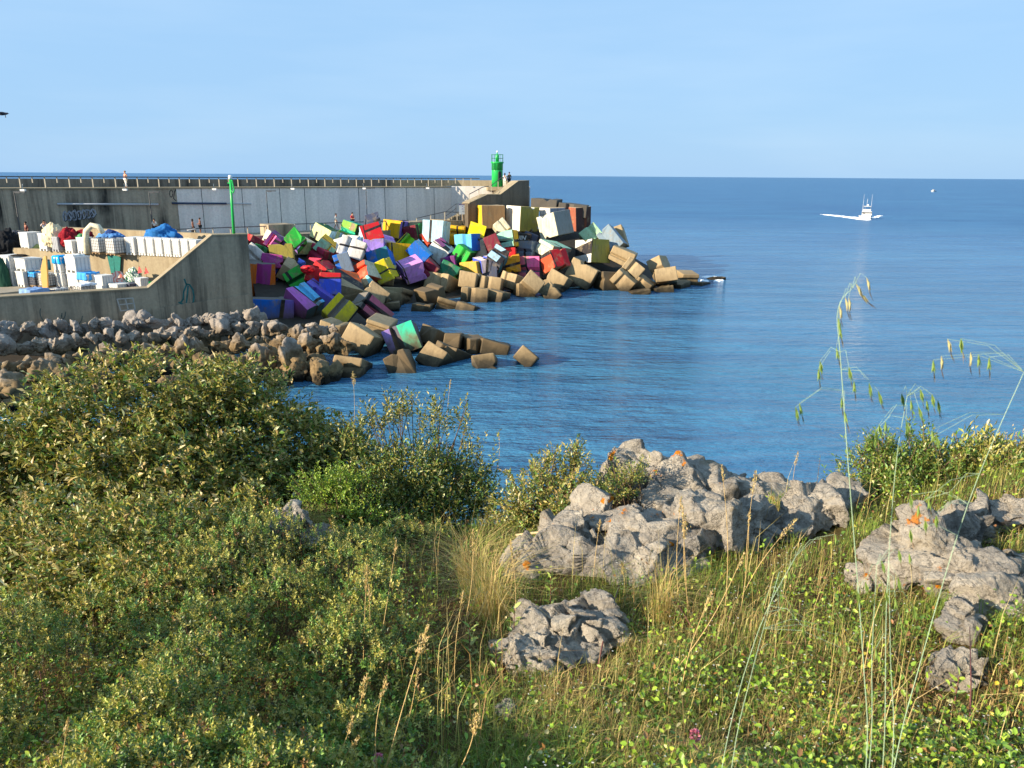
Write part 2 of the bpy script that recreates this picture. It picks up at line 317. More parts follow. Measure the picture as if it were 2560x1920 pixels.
o = cp.build('coping', M['tan concrete'], rw2); o.matrix_parent_inverse = Matrix.Translation(rw2.location).inverted()
st = MB(); s0, s1 = P(1226, 487, 90.6), P(1266, 462, 93.2)
for k in range(9):
    q = s0 + (s1 - s0) * k / 9; st.box(q[0], q[0] + .34, q[1] - .2, q[1] + 1.6, 6, q[2] + .09)
tag(st.build('steps', M['tan concrete']), 'concrete steps climbing to the green lighthouse', 'steps')
dk = MB().prism([(-3.0, 92.8, ZW), (re_[0] - .2, re_[1] + 1.2, ZW), (2.0, 96, ZW), (-3.6, 97, ZW)], (0, 0, -.4)).build('lighthouse_platform', M['tan concrete']); tag(dk, kind='structure')
# landing with small stairs, gate and notice board
la = P(1112, 551, 85.6); lb = P(1163, 552, 87.2)
ld = tag(empty('landing', (la[0], la[1], 4)), 'small raised concrete landing with steps and gate at the end of the promenade', 'landing')
def rell(o): o.matrix_parent_inverse = Matrix.Translation(ld.location).inverted(); return o
rell(MB().prism([z0(la, 3), z0(lb, 3), lb, la], (-wn[0] * 3, -wn[1] * 3, 0)).build('platform', M['tan concrete'], ld))
sm = MB(); q0, q1 = P(1118, 550, 87.0), P(1150, 533, 88.4)
for k in range(6):
    q = q0 + (q1 - q0) * k / 6; sm.box(q[0], q[0] + .3, q[1] - .1, q[1] + 1.1, 5.4, q[2] + .12)
rell(sm.build('stair', M['tan concrete'], ld))
M['steel'] = simple('galvanised steel', c(170, 166, 156), .45, .1, 8, .3); M['rail dark'] = simple('dark rail paint', c(64, 66, 70), .5, .1)
gm = MB(); g0, g1 = P(1140, 531, 88.2), P(1158, 531, 88.8); gt = P(1140, 510, 88.2)[2]
gm.tube([g0, z0(g0, gt), z0(g1, gt), g1], .035); f0, f1 = P(1115, 550, 86.9), P(1115, 529, 86.9)
gm.tube([f0, f1, z0(g0, gt)], .03); gm.tube([P(1115, 540, 86.9), P(1140, 521, 88.2)], .03)
rell(gm.build('gate_frame', M['rail dark'], ld))
pr0, pr1, pr2 = P(1164, 508, 86.6), P(1170, 509, 86.2), P(1189, 520, 87.3)
pr = MB().prism([z0(pr1, 3), z0(pr2, 3), pr2, pr1], (-.75, .9, 0)).build('concrete_pier', M['shaded wall concrete']); tag(pr, 'dark concrete pier at the foot of the ramp beside the white notice board', 'pier')
M['white'] = simple('white enamel', c(228, 226, 220), .5, .06); M['violet print'] = simple('violet print', c(96, 60, 130), .5)
sg = tag(empty('notice_board', P(1155, 540, 86.4)), 'white notice board with violet top edge at the gate of the landing', 'sign')
sa, sb = P(1147.5, 511, 86.4), P(1163.5, 511, 86.7); zb = P(1155, 536, 86.4)[2]
def rels(o): o.matrix_parent_inverse = Matrix.Translation(sg.location).inverted(); return o
rels(MB().prism([z0(sa, zb), z0(sb, zb), sb, sa], (0, .04, 0)).build('panel', M['white'], sg))
rels(MB().prism([z0(sa, sa[2] - .08), z0(sb, sa[2] - .08), z0(sb, sa[2] - .004), z0(sa, sa[2] - .004)], (0, -.006, 0)).build('header_strip', M['violet print'], sg))
mid = (sa + sb) / 2
em = MB()
for k in range(9):
    a1, a2 = .8 + k * .52, .8 + (k + 1) * .52
    pt = lambda an, r: (mid[0] + r * math.cos(an), mid[1] - .012, sa[2] - .36 + r * math.sin(an))
    em.prism([pt(a1, .10), pt(a1, .16), pt(a2, .16), pt(a2, .10)], (0, -.004, 0))
rels(em.build('emblem', M['violet print'], sg))
rels(MB().box(mid[0] - .22, mid[0] + .22, mid[1] - .012, mid[1] - .006, sa[2] - .72, sa[2] - .70).box(mid[0] - .2, mid[0] + .2, mid[1] - .012, mid[1] - .006, sa[2] - .80, sa[2] - .78).build('print_lines', M['dark'], sg))
rels(MB().tube([z0(sa, 5.9), z0(sa, zb)], .03).tube([z0(sb, 5.9), z0(sb, zb)], .03).build('post', M['steel'], sg))

# ---------------- railings ----------------
def railing(name, pts, hgt, step, label, mat_post, mat_rail, short=False, r=.035, group=None):
    root = tag(empty(name, pts[0]), label, 'railing', group); inv = Matrix.Translation(root.location).inverted()
    pts = [Vector(p_) for p_ in pts]; up = Vector((0, 0, hgt))
    o = MB().tube([p_ + up for p_ in pts], r * 1.25).build('top_rail', mat_rail, root); o.matrix_parent_inverse = inv
    first = None; firsts = None; d = 0; tot = sum((pts[i + 1] - pts[i]).length for i in range(len(pts) - 1)); n = int(tot / step)
    for k in range(n * (2 if short else 1) + 1):
        s_ = k * step / (2 if short else 1); i = 0
        while i < len(pts) - 2 and s_ > (pts[i + 1] - pts[i]).length: s_ -= (pts[i + 1] - pts[i]).length; i += 1
        q = pts[i] + (pts[i + 1] - pts[i]).normalized() * s_
        if short and k % 2:
            if firsts is None: firsts = MB().box(-r, r, -r, r, hgt * .45, hgt).build('short_post', mat_post, root); oo = firsts
            else: oo = firsts.copy(); COL.objects.link(oo)
        else:
            if first is None: first = MB().box(-r * 1.2, r * 1.2, -r, r, 0, hgt).build('post', mat_post, root); oo = first
            else: oo = first.copy(); COL.objects.link(oo)
        oo.parent = root; oo.matrix_parent_inverse = inv; oo.location = q
    return root
M['post'] = simple('pale concrete post', c(168, 158, 138), .7)
sp = (wt(1089) - wt(57)) / 22.5
railing('railing', [W2(wt(57) - 3 * sp, -.05, ZW + .02), W2(wL + .1, -.05, ZW + .02), (-4.0, 94.1, ZW + .02)], .92, sp, 'long dark railing with pale posts along the top of the breakwater wall', M['post'], M['rail dark'], True, .038)
railing('railing', [W2(wt(290, 5.3), 5.3, ZQ), W2(wt(340, 5.3), 5.3, ZQ)], .95, 1.5, 'short railing just left of the long low concrete barrier', M['post'], M['rail dark'])
railing('railing', [W2(wt(432, 5.3), 5.3, ZQ), W2(wt(662, 5.3), 5.3, ZQ)], .95, 1.6, 'promenade railing in front of the two standing women, left of the big barrier block', M['post'], M['rail dark'])
railing('railing', [W2(wt(733, 5.3), 5.3, ZQ + .1), W2(wt(1020, 5.3), 5.3, ZQ + .1)], .95, 1.6, 'promenade railing below the walker in white shirt and the person in red', M['post'], M['rail dark'])
railing('railing', [W2(wt(1040, 5.6), 5.6, ZQ + .35), la + np.array([0, -.05, .02]), lb + np.array([0, -.05, .02])], .9, 1.6, 'railing climbing the ramp to the landing and its notice board', M['post'], M['rail dark'])
railing('railing', [P(1173, 508, 86.9), P(1206, 490, 88.6), P(1221, 487, 89.4)], .95, 1.7, 'lower stair railing on the ramp wall below the lighthouse', M['post'], M['rail dark'])
railing('railing', [P(1228, 487, 90.0), P(1252, 467, 91.4), P(1268, 464, 92.2)], 1.0, 1.4, 'upper stair railing ending beside the lighthouse door', M['post'], M['rail dark'])

# ---------------- core of the mole and the concrete blocks ----------------
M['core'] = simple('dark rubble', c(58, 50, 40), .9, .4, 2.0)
wl = [(612, 960), (760, 955), (900, 930), (955, 880), (985, 815), (1210, 785), (1290, 760), (1450, 745), (1560, 735), (1650, 728), (1740, 716)]
tl = [(616, 590, 69), (690, 588, 71), (760, 585, 73), (830, 580, 75), (900, 575, 78), (1000, 572, 81), (1150, 560, 87), (1320, 530, 90), (1470, 530, 92), (1600, 610, 89), (1700, 665, 86)]
cv = []
for (x, y), (X2, Y2, Yd) in zip(wl, tl):
    a_ = G(x, y) + np.array([0, 3.0, -1.2]); b_ = P(X2, Y2, Yd) + np.array([0, 0, -1.9]); e_ = b_ + np.array([0, 8, -8.0])
    cv += [a_ + np.array([0, -2, -3]), a_, a_ * .5 + b_ * .5 + np.array([0, 1.0, -.5]), b_, e_]
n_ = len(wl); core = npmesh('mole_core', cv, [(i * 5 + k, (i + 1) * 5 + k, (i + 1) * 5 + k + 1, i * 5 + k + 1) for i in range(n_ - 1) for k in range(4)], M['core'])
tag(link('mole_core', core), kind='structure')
BLK = c(34, 31, 36)
PAINT = dict(orange=c(224, 110, 26), magenta=c(168, 56, 132), grey=c(112, 106, 98), blue=c(14, 108, 204), violet=c(128, 98, 184), mauve=c(186, 100, 182), teal=c(40, 118, 132), skyblue=c(92, 178, 222),
 indigo=c(92, 82, 182), royal=c(62, 84, 196), red=c(204, 26, 36), green=c(48, 178, 62), dgreen=c(20, 104, 50), yellow=c(204, 186, 16), rose=c(190, 96, 116), bare=c(166, 144, 108), turq=c(52, 204, 158),
 slate=c(74, 82, 104), lavender=c(164, 132, 214), crimson=c(176, 36, 76), maroon=c(122, 26, 50), white=c(214, 210, 202), paleblue=c(176, 214, 230), dots=c(206, 208, 150), limedot=c(128, 180, 60),
 gold=c(232, 178, 14), lilac=c(184, 136, 208), pinkpale=c(230, 206, 206), lime=c(122, 206, 36), ice=c(168, 204, 218), vermil=c(222, 74, 42), pink=c(232, 104, 156), plum=c(122, 48, 122), lemon=c(236, 216, 24),
 cream=c(208, 202, 174), cream2=c(224, 214, 184), lilacgrey=c(142, 134, 156), ochre=c(196, 156, 62), mint=c(150, 202, 176), mint2=c(156, 194, 158), amber=c(226, 156, 24), greyblue=c(116, 130, 146), black=c(46, 40, 36),
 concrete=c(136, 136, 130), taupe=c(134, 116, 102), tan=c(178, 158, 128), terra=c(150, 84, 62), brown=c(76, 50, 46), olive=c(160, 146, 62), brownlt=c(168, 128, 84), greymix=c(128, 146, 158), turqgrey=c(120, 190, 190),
 orange2=c(226, 96, 26), lilac2=c(202, 136, 202), dgreen2=c(28, 112, 82), mauve2=c(150, 110, 150), limepale=c(196, 206, 130), khaki=c(172, 150, 70), darkslab=c(78, 74, 68), shadebare=c(92, 80, 62), pinkk=c(220, 120, 170), straw=c(226, 214, 120), dgreen3=c(44, 112, 32))  # the dark bare tone puts shade into the colour of blocks near the water
PLAIN = ('bare', 'grey', 'concrete', 'darkslab', 'shadebare')
def block(ident, cen, q, L, cols, band, label):
    rnd = random.Random(ident * 7 + 1); bm = __import__('bmesh').new(); L = [float(v) for v in L]
    pa = rnd.randrange(3); qa, ra_ = [(1, 2), (2, 0), (0, 1)][pa]
    if rnd.random() < .5: qa, ra_ = ra_, qa
    hp, hq, hr = L[pa] / 2, L[qa] / 2, L[ra_] / 2; sg_ = rnd.choice((-1, 1))
    dq = .11 * L[qa]; prof = [(-hq, -hr), (hq, -hr), (hq, -.02 * L[ra_]), (hq - dq, .15 * L[ra_]), (hq, .24 * L[ra_]), (hq, hr), (-hq, hr), (-hq, .24 * L[ra_]), (-hq + dq, .15 * L[ra_]), (-hq, -.02 * L[ra_])]
    vs = []
    for s_ in (-1, 1):
        for a_, b_ in prof:
            v = [0, 0, 0]; v[pa] = s_ * hp; v[qa] = a_; v[ra_] = b_ * sg_
            vs.append(bm.verts.new([x + rnd.uniform(-.055, .055) for x in v]))
    n = len(prof)
    bm.faces.new(vs[:n]); bm.faces.new(vs[n:])
    for k in range(n): bm.faces.new((vs[k], vs[(k + 1) % n], vs[(k + 1) % n + n], vs[k + n]))
    bmesh = __import__('bmesh'); bmesh.ops.recalc_face_normals(bm, faces=bm.faces)
    f0 = w0 = None
    if band:
        ax, f0, w0, alt, *sm2 = band.split(); ax = 'abd'.index(ax); f0 = float(f0); w0 = float(w0)
        nrm = Vector((0, 0, 0)); nrm[ax] = 1
        for k in range(3):
            if k != ax: nrm[k] = rnd.uniform(-.16, .16)
        nrm.normalize()
        dist = lambda pt: pt.dot(nrm) - (f0 - .5) * L[ax]
        for s_ in ((-1, 1) if w0 > 0 else (0,)):
            co = Vector((0, 0, 0)); co[ax] = (f0 - .5) * L[ax]; co = co + nrm * s_ * w0 * L[ax] / 2
            bmesh.ops.bisect_plane(bm, geom=bm.verts[:] + bm.edges[:] + bm.faces[:], plane_co=co, plane_no=nrm, dist=1e-5)
    second = None
    if not all(k in PLAIN for k in cols) and rnd.random() < .62 and ident not in (48, 49, 50, 51, 52, 53, 57, 92, 55):     # a second, crossing black line on one side of the block
        a2 = rnd.choice([k for k in range(3) if not band or k != ax]); n2_ = Vector((0, 0, 0)); n2_[a2] = 1
        for k in range(3):
            if k != a2: n2_[k] = rnd.uniform(-.22, .22)
        n2_.normalize(); c2 = rnd.uniform(-.28, .28) * L[a2]; w2 = .13; a3 = rnd.choice([k for k in range(3) if k != a2]); sg2 = rnd.choice((-1, 1))
        for s_ in (-1, 1): bmesh.ops.bisect_plane(bm, geom=bm.verts[:] + bm.edges[:] + bm.faces[:], plane_co=n2_ * (c2 + s_ * w2), plane_no=n2_, dist=1e-5)
        if not band: v3 = Vector((0, 0, 0)); v3[a3] = 1; bmesh.ops.bisect_plane(bm, geom=bm.verts[:] + bm.edges[:] + bm.faces[:], plane_co=(0, 0, 0), plane_no=v3, dist=1e-5)
        second = lambda q: abs(q.dot(n2_) - c2) < w2 and ((dist(q) * sg2 > 0) if band else q[a3] * sg2 > 0)
    me = bpy.data.meshes.new('concrete_block'); lay = bm.loops.layers.float_color.new('paint')
    for f in bm.faces:
        nn = f.normal; k = max(range(3), key=lambda i: abs(nn[i]))
        key = cols[{2: 0, 1: 1, 0: 2}[k]]
        colr = PAINT[key]; al = (1.0 if key in ('dots', 'limedot') else .55) if key not in PLAIN else 0.0
        if band and key not in PLAIN:
            dd = dist(f.calc_center_median())
            if sm2 and abs(dd) < w0 * L[ax] / 2: colr = PAINT[alt] if abs(dd) < w0 * L[ax] / 2 - .001 and key == cols[0] else colr
            elif abs(dd) < w0 * L[ax] / 2: colr = BLK
            elif dd > 0 and key == cols[0] and not sm2: colr = PAINT[alt]
        if second and key not in PLAIN and second(f.calc_center_median()): colr = BLK
        for lp in f.loops: lp[lay] = (*colr, al)
    bm.to_mesh(me); bm.free(); me.materials.append(M['paint'])
    painted = not all(k in PLAIN for k in cols)
    o = link('painted_block' if painted else 'concrete_block', me); o.rotation_mode = 'QUATERNION'; o.location = cen; o.rotation_quaternion = q
    bv = o.modifiers.new('worn edge', 'BEVEL'); bv.width = .075; bv.segments = 2; bv.limit_method = 'ANGLE'; bv.angle_limit = rad(24)
    return tag(o, label, 'painted block' if painted else 'concrete block', 'painted blocks of the breakwater' if painted else 'bare concrete blocks of the breakwater')
BT = '''
1|-21.09,64.55,2.54|0.391,-0.555,0.426,0.598|2.73,2.17,2.55|orange,orange,grey|b .5 .5 magenta s|orange and magenta block against the end of the harbour wall
2|-18.23,57.62,0.77|0.373,-0.584,0.435,0.575|2.40,3.02,2.62|violet,violet,grey|b .25 .1 blue|deep blue block with violet stripe under the orange block beside the harbour wall
3|-15.91,57.98,1.42|0.259,-0.258,-0.910,-0.195|2.39,1.78,2.04|mauve,mauve,teal|b .5 .09 skyblue|large mauve and sky blue block leaning right of the deep blue striped block
4|-15.52,61.07,1.69|0.304,0.027,-0.952,-0.001|2.33,2.41,1.35|indigo,indigo,indigo||dark indigo block wedged behind the large mauve and sky blue block
5|-14.85,62.47,2.26|0.088,0.065,-0.798,-0.593|1.70,1.81,2.48|royal,royal,royal|b .8 .08 red|royal blue block with black band between the indigo and orange blocks
6|-18.12,64.81,2.55|0.104,-0.278,0.730,0.616|1.83,1.49,2.48|green,dgreen,green||bright green block below the red painted boulder
7|-12.48,54.97,1.39|0.287,-0.182,-0.785,-0.519|1.85,1.87,2.48|yellow,yellow,grey||big plain yellow block tipped on edge low in the pile, right of the mauve block
8|-10.41,56.15,1.43|0.370,-0.130,-0.748,-0.536|2.35,1.23,3.19|rose,rose,grey|a .85 .1 grey|bare block with one dusty rose side, right of the big plain yellow block
9|-9.40,47.66,0.86|0.355,-0.343,0.724,0.482|1.46,1.92,2.37|bare,bare,bare||large bare sunlit block directly under the big yellow block
11|-7.06,49.11,0.58|0.497,-0.665,0.438,0.345|1.88,2.10,2.74|turq,slate,slate|b .72 .1 lavender|turquoise and lavender block lowest of the painted ones, near the water
12|-17.66,72.14,3.53|0.190,-0.355,-0.911,0.088|2.09,1.95,1.70|crimson,crimson,maroon|b .5 .1 maroon|crimson and maroon block in the middle of the left part of the pile
13|-14.74,71.32,4.37|0.161,-0.087,-0.775,-0.605|2.27,1.83,2.50|white,maroon,white|b .55 .1 white|white block crossed by a black band, right of the crimson and maroon block
14|-13.90,76.63,5.07|0.331,-0.443,-0.764,-0.332|1.82,1.96,2.14|red,paleblue,red|b .06 .06 red|bright red block with level top below the white shirted walker
15|-18.46,77.19,5.23|0.218,-0.185,-0.956,0.061|2.05,2.26,1.59|dgreen,dots,paleblue||pale green block with speckled flowery front, highest in the left part of the pile
16|-16.40,80.03,5.49|0.166,-0.144,-0.974,0.056|1.67,2.25,1.58|turq,limedot,dgreen||lime speckled block with turquoise top behind the bright red block
17|-14.35,80.10,6.25|0.395,-0.420,-0.699,-0.424|1.38,1.42,2.37|slate,slate,slate||small dark slate block behind the bright red block
18|-12.49,83.38,5.43|0.517,-0.403,0.617,0.436|1.77,2.01,2.37|gold,violet,gold|d .35 .1 violet|gold block with violet side at the foot of the promenade parapet
19|-12.65,78.14,4.26|0.129,-0.592,-0.794,0.053|2.40,1.21,1.37|lilac,lilac,pinkpale||small lilac block squeezed between the bright red and gold blocks
20|-11.45,77.04,3.54|0.658,-0.732,-0.095,0.147|2.12,1.87,2.50|gold,gold,gold|a .1 .08 gold|gold block with black band left of the big blue block
21|-11.47,83.09,3.63|0.537,-0.750,0.241,0.300|1.64,1.88,3.07|yellow,lime,yellow|a .08 .08 lime|block painted half lemon and half lime above the big blue block
22|-9.21,76.82,3.62|0.378,-0.019,-0.926,-0.011|2.08,2.44,1.42|skyblue,blue,slate||big blue block with sky blue top in the centre of the pile
23|-8.09,82.30,5.23|0.516,-0.453,0.590,0.425|2.21,2.25,2.50|ice,ice,ice||large upright ice blue block below the ramp of the promenade
24|-6.27,85.96,4.69|0.469,-0.470,0.524,0.533|1.99,1.87,2.49|gold,gold,gold|b .3 .1 gold|gold block standing in shade right of the large ice blue block
25|-10.46,83.57,4.91|0.100,0.167,0.981,0.000|1.63,2.24,1.91|maroon,maroon,dgreen|b .1 .12 dgreen|maroon and dark green block left of the large ice blue block
26|-8.83,82.45,4.48|0.265,-0.320,-0.752,-0.512|1.43,1.48,2.38|vermil,vermil,vermil||vermilion block under the large ice blue block
27|-7.30,78.58,3.61|0.344,-0.079,-0.934,-0.057|2.01,2.49,1.58|pink,white,violet|d .02 .06 white|pink and white block below the vermilion block
28|-6.24,78.08,2.47|0.104,0.065,0.993,0.001|1.49,2.42,1.46|plum,plum,plum||plum block under the pink and white block
29|-4.47,79.91,4.34|0.218,0.171,0.705,0.653|2.10,1.70,2.29|skyblue,green,blue||block with a sky blue and a deep blue side forming a peak
30|-4.99,78.46,3.19|0.268,-0.124,-0.955,0.017|1.72,2.53,1.74|green,green,dgreen||emerald block beneath the peaked sky blue block
31|-3.76,81.04,5.37|0.105,-0.085,-0.773,-0.620|1.64,1.30,2.46|lemon,lemon,lemon||small lemon block behind the peaked sky blue block
32|-3.19,80.84,3.66|0.149,0.103,0.982,-0.046|1.36,2.47,1.75|white,cream,lilacgrey|b .6 .08 ochre|narrow cream and lilac grey block right of the peaked sky blue block
33|-2.04,79.58,4.22|0.147,-0.153,0.748,0.629|1.42,1.63,2.49|maroon,grey,maroon|b .05 .06 maroon|maroon lid like block left of the pale mint block
34|-0.57,80.60,4.62|0.139,0.026,0.746,0.651|1.76,1.69,2.45|mint,mint,gold|d .12 .1 gold|pale mint block with gold edge above the small red block
35|-0.68,80.03,3.05|0.492,-0.517,0.530,0.459|1.51,1.99,2.50|red,red,red|a .7 .12 gold|red fronted block with black lower edge under the pale mint block
36|0.02,78.69,2.41|0.525,-0.533,0.472,0.466|1.67,1.52,2.49|amber,amber,amber||amber block left of the pink block near the water
37|-1.54,76.04,3.06|0.188,-0.217,-0.849,-0.444|1.56,1.64,2.24|paleblue,slate,teal|d .06 .08 teal|ice white and teal block right of the ochre corner block
38|-2.69,76.02,2.61|0.025,0.528,0.846,0.064|2.28,1.67,1.21|pinkpale,royal,pinkpale||pale pink topped block behind the ochre corner block
39|-3.70,76.02,2.11|0.072,0.283,0.956,-0.013|2.01,2.22,1.53|gold,ochre,ochre||ochre corner block resting on a bare block near the water
40|-4.03,72.94,1.43|0.083,-0.086,-0.991,0.060|1.66,2.44,1.44|bare,bare,bare||bare block in shade carrying the ochre corner block
41|-2.24,76.26,2.02|0.002,-0.016,-0.999,0.032|1.45,2.49,1.72|skyblue,slate,slate||slate blue block with bright blue top, beside the ochre corner block
42|2.02,79.00,1.96|0.545,-0.455,0.593,0.380|2.13,2.16,2.49|pink,slate,slate|b .55 .08 rose|pink fronted block with slate side, low on the far right half
43|4.17,77.50,2.76|0.467,-0.381,-0.756,-0.256|1.88,2.03,2.02|red,vermil,bare|b .08 .07 red|red and vermilion block right of the pink fronted block
44|1.66,81.87,3.53|0.163,0.175,0.730,0.641|1.74,1.59,2.28|greyblue,greyblue,greyblue||rough grey blue block just above the pink fronted block
45|4.20,80.81,3.52|0.150,-0.439,-0.886,0.016|2.51,2.50,1.55|mint,cream,taupe||large mint, cream and taupe block under the white wedge block
46|1.87,85.00,4.15|0.158,-0.065,-0.984,0.048|1.50,2.50,1.62|slate,slate,slate||dark slate block in the shade under the upright white block
47|0.94,83.25,4.29|0.499,-0.471,0.556,0.469|1.66,1.97,2.49|black,black,black||blackish block scrawled with white strokes under the upright white block
48|-1.21,82.26,5.68|0.274,-0.336,-0.710,-0.554|1.39,1.39,2.45|cream,cream,cream||pale cream block behind the pale mint block
49|4.52,83.98,5.91|0.551,-0.279,-0.742,-0.261|2.50,2.63,2.59|concrete,cream,concrete||big cream and weathered grey wedge shaped block tipped high on the pile
50|7.26,89.10,6.36|0.000,-0.483,-0.876,-0.020|2.30,2.13,2.65|tan,terra,brown||tall dark brown block at the far right end of the upright row
51|1.03,87.82,6.36|0.021,-0.431,-0.902,0.016|2.61,2.66,2.67|tan,white,olive|b .06 .0 olive|upright block with white front and olive side in the top row
52|-2.60,87.27,6.58|0.008,0.570,0.821,-0.007|2.52,2.68,2.50|tan,gold,brownlt||upright block with yellow side and tan brown front in the top row
53|4.43,88.72,6.70|0.008,0.524,0.852,0.007|2.34,2.03,1.78|tan,white,greyblue||upright white and grey blue block behind the cream wedge block
54|8.76,85.82,4.40|0.205,-0.387,-0.721,-0.537|2.29,2.02,2.40|mint2,mint2,mint2|a .3 .09 mint2|sage green tilted block with black angled band at the right of the pile
55|10.72,84.52,4.38|0.334,-0.164,0.734,0.568|1.74,2.56,2.51|greymix,bare,greymix||block with flaking blue grey paint behind the sage green tilted block
56|11.78,87.28,4.31|0.568,-0.572,0.505,0.309|2.37,1.68,2.79|bare,bare,bare||dark bare block standing highest at the right end of the pile
57|8.45,82.65,3.27|0.040,0.449,0.891,-0.059|2.59,2.59,2.41|cream,white,olive|b .0 .05 olive|white and olive block overhanging the bare blocks at right
58|7.02,78.08,1.40|0.405,-0.318,0.690,0.508|2.29,2.78,2.50|bare,bare,bare||large bare block with bleached top under the white and olive block
61|11.72,82.71,2.81|0.460,-0.317,0.633,0.536|1.57,2.56,2.48|bare,bare,bare||dark bare block right of the white and olive block
62|15.99,83.91,1.42|0.220,0.216,0.945,-0.112|1.54,2.86,2.32|bare,bare,bare||bare block with bright tan front, topmost near the seaward tip
63|12.11,78.09,1.94|0.180,-0.288,-0.737,-0.585|1.99,1.35,2.46|bare,bare,bare||bare block showing a slanting tan strip, left of the topmost tip block
64|11.26,77.13,1.00|0.438,-0.158,0.656,0.594|1.55,2.20,2.36|bare,bare,bare||bare block with broad tan face at the waterline below the slanting strip
65|13.22,77.54,0.45|0.249,-0.199,-0.947,-0.031|1.88,2.44,1.32|bare,bare,bare||low bare block with slanting tan top below the topmost tip block
66|15.49,77.95,1.23|0.328,-0.578,-0.572,-0.481|1.34,2.13,2.42|bare,bare,bare||bare block with long low tan front near the tip
67|12.44,75.15,-0.37|0.081,0.693,0.716,0.011|2.47,1.91,1.26|bare,bare,bare||flat dark slab awash at the water, leftmost of the tip slabs
68|14.94,76.64,-0.28|0.116,0.658,0.743,0.022|2.43,1.88,1.37|bare,bare,bare||dark fronted slab second from the left along the tip's waterline
69|17.10,79.32,-0.14|0.006,0.323,0.944,0.063|1.63,2.17,1.46|bare,bare,bare||squared slab with dark right side third along the tip's waterline
70|19.69,81.61,-0.45|0.010,0.302,0.952,-0.048|1.81,2.37,1.44|bare,bare,bare||outermost low slab at the seaward tip
71|18.46,81.82,0.56|0.056,-0.658,-0.751,-0.014|2.36,1.83,1.43|bare,bare,bare||dark wet block sloping into the sea behind the outermost slab
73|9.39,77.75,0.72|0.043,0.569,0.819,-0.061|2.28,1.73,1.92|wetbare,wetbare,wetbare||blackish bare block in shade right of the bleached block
74|4.43,75.73,0.85|0.395,-0.304,0.728,0.470|1.86,1.99,2.46|bare,bare,bare||tan faced bare block at the waterline below the red and vermilion block
75|1.01,73.00,0.30|0.069,0.605,0.791,-0.047|2.42,1.64,1.67|bare,bare,bare||bare block with narrow upright tan face at the water below the pink block
76|1.84,71.85,1.31|0.245,-0.239,-0.762,-0.551|1.82,1.26,2.46|bare,bare,bare||bare block with sloping tan strip at the water, right of the narrow tan face
77|3.55,72.13,0.31|0.262,-0.218,0.735,0.586|1.45,1.75,2.49|bare,bare,bare||flat bare block awash below the tan faced block
78|-2.02,72.97,0.97|0.449,-0.477,0.594,0.467|1.50,2.07,2.51|bare,bare,bare||square faced tan block below the slate blue block
79|0.12,74.81,0.98|0.116,-0.307,-0.936,0.128|1.88,2.20,1.53|bare,bare,bare||dark bare block in shade below the amber block
80|-1.43,70.05,0.10|0.112,-0.152,-0.980,0.060|1.72,2.41,1.51|bare,bare,bare||brown stained block at the water under the square faced tan block
81|-3.35,69.74,0.38|0.470,-0.488,0.567,0.468|1.57,2.42,2.49|bare,bare,bare||wide dark block at the water left of the brown stained block
82|-5.59,66.03,-0.09|0.389,-0.454,0.616,0.513|1.43,1.92,2.49|bare,bare,bare||mottled tan block in the water, left one of a touching pair
83|-3.73,65.37,-0.33|0.447,-0.380,0.692,0.421|1.30,1.73,2.36|bare,bare,bare||smaller tan block in the water, right one of a touching pair
84|-6.71,73.30,0.92|0.454,-0.433,0.703,0.336|1.59,2.39,2.87|bare,bare,bare||bare block with lit top edge right of the lilac block
85|-10.26,68.20,0.37|0.009,-0.118,-0.983,0.140|1.93,2.57,1.66|bare,bare,bare||bare grey block with a small lit triangle, left of the lilac block
86|-12.19,66.34,1.00|0.309,-0.414,-0.807,0.285|2.36,2.13,1.76|turqgrey,turqgrey,bare|d .25 .0 bare|grey block with a turquoise tip below the orange cream block
87|-13.92,64.17,1.86|0.163,0.200,-0.954,-0.151|2.24,3.07,1.65|orange2,bare,bare|d .0 .06 bare|block with orange top and bare lower side, right of the royal blue block
88|-12.99,68.59,2.51|0.518,-0.289,-0.805,-0.006|1.46,2.09,1.65|cream,vermil,vermil||orange and cream block below the white black banded block
89|-11.63,69.95,2.56|0.169,-0.151,0.706,0.670|1.52,1.97,2.44|yellow,olive,yellow|b .4 .08 yellow|yellow block with black band left of the lilac block
90|-12.56,73.80,3.18|0.117,-0.090,0.810,0.568|2.10,1.52,2.40|teal,blue,blue|a .5 .0 blue|teal and blue block below the bright red block
91|-13.43,75.50,4.26|0.024,0.061,-0.768,-0.637|1.98,1.27,2.48|lavender,green,lavender||lavender and green topped block directly under the bright red block
92|-9.56,72.81,2.36|0.008,-0.541,-0.821,-0.182|2.23,2.00,1.71|lilac,violet,lilac2|b .08 .07 lilac2|lilac block with black band, in the middle at the edge of the bare blocks
93|-7.89,73.79,2.42|0.393,-0.002,-0.919,0.035|1.49,2.48,1.30|maroon,maroon,maroon||small dark maroon block right of the lilac block
94|-6.08,74.90,2.01|0.347,-0.380,0.659,0.549|1.45,1.90,2.48|dgreen2,dgreen2,green||bottle green block left of the ochre corner block
95|-22.53,67.81,4.20|0.180,-0.363,0.676,0.616|1.31,1.62,2.47|white,dgreen,white||plain white block beside the end of the harbour wall
96|-23.50,71.39,4.70|0.126,-0.509,-0.820,0.227|2.51,1.92,1.24|red,red,maroon||red block behind the plain white block at the wall's end
97|-22.47,69.14,3.97|0.219,0.063,-0.961,0.155|1.20,2.64,1.43|dgreen,dgreen,dgreen||dark green block right of the plain white block
98|-22.10,73.03,4.76|0.164,-0.366,-0.899,0.174|2.25,1.82,1.61|cream,cream2,mauve||cream speckled block with mauve side near the promenade wall
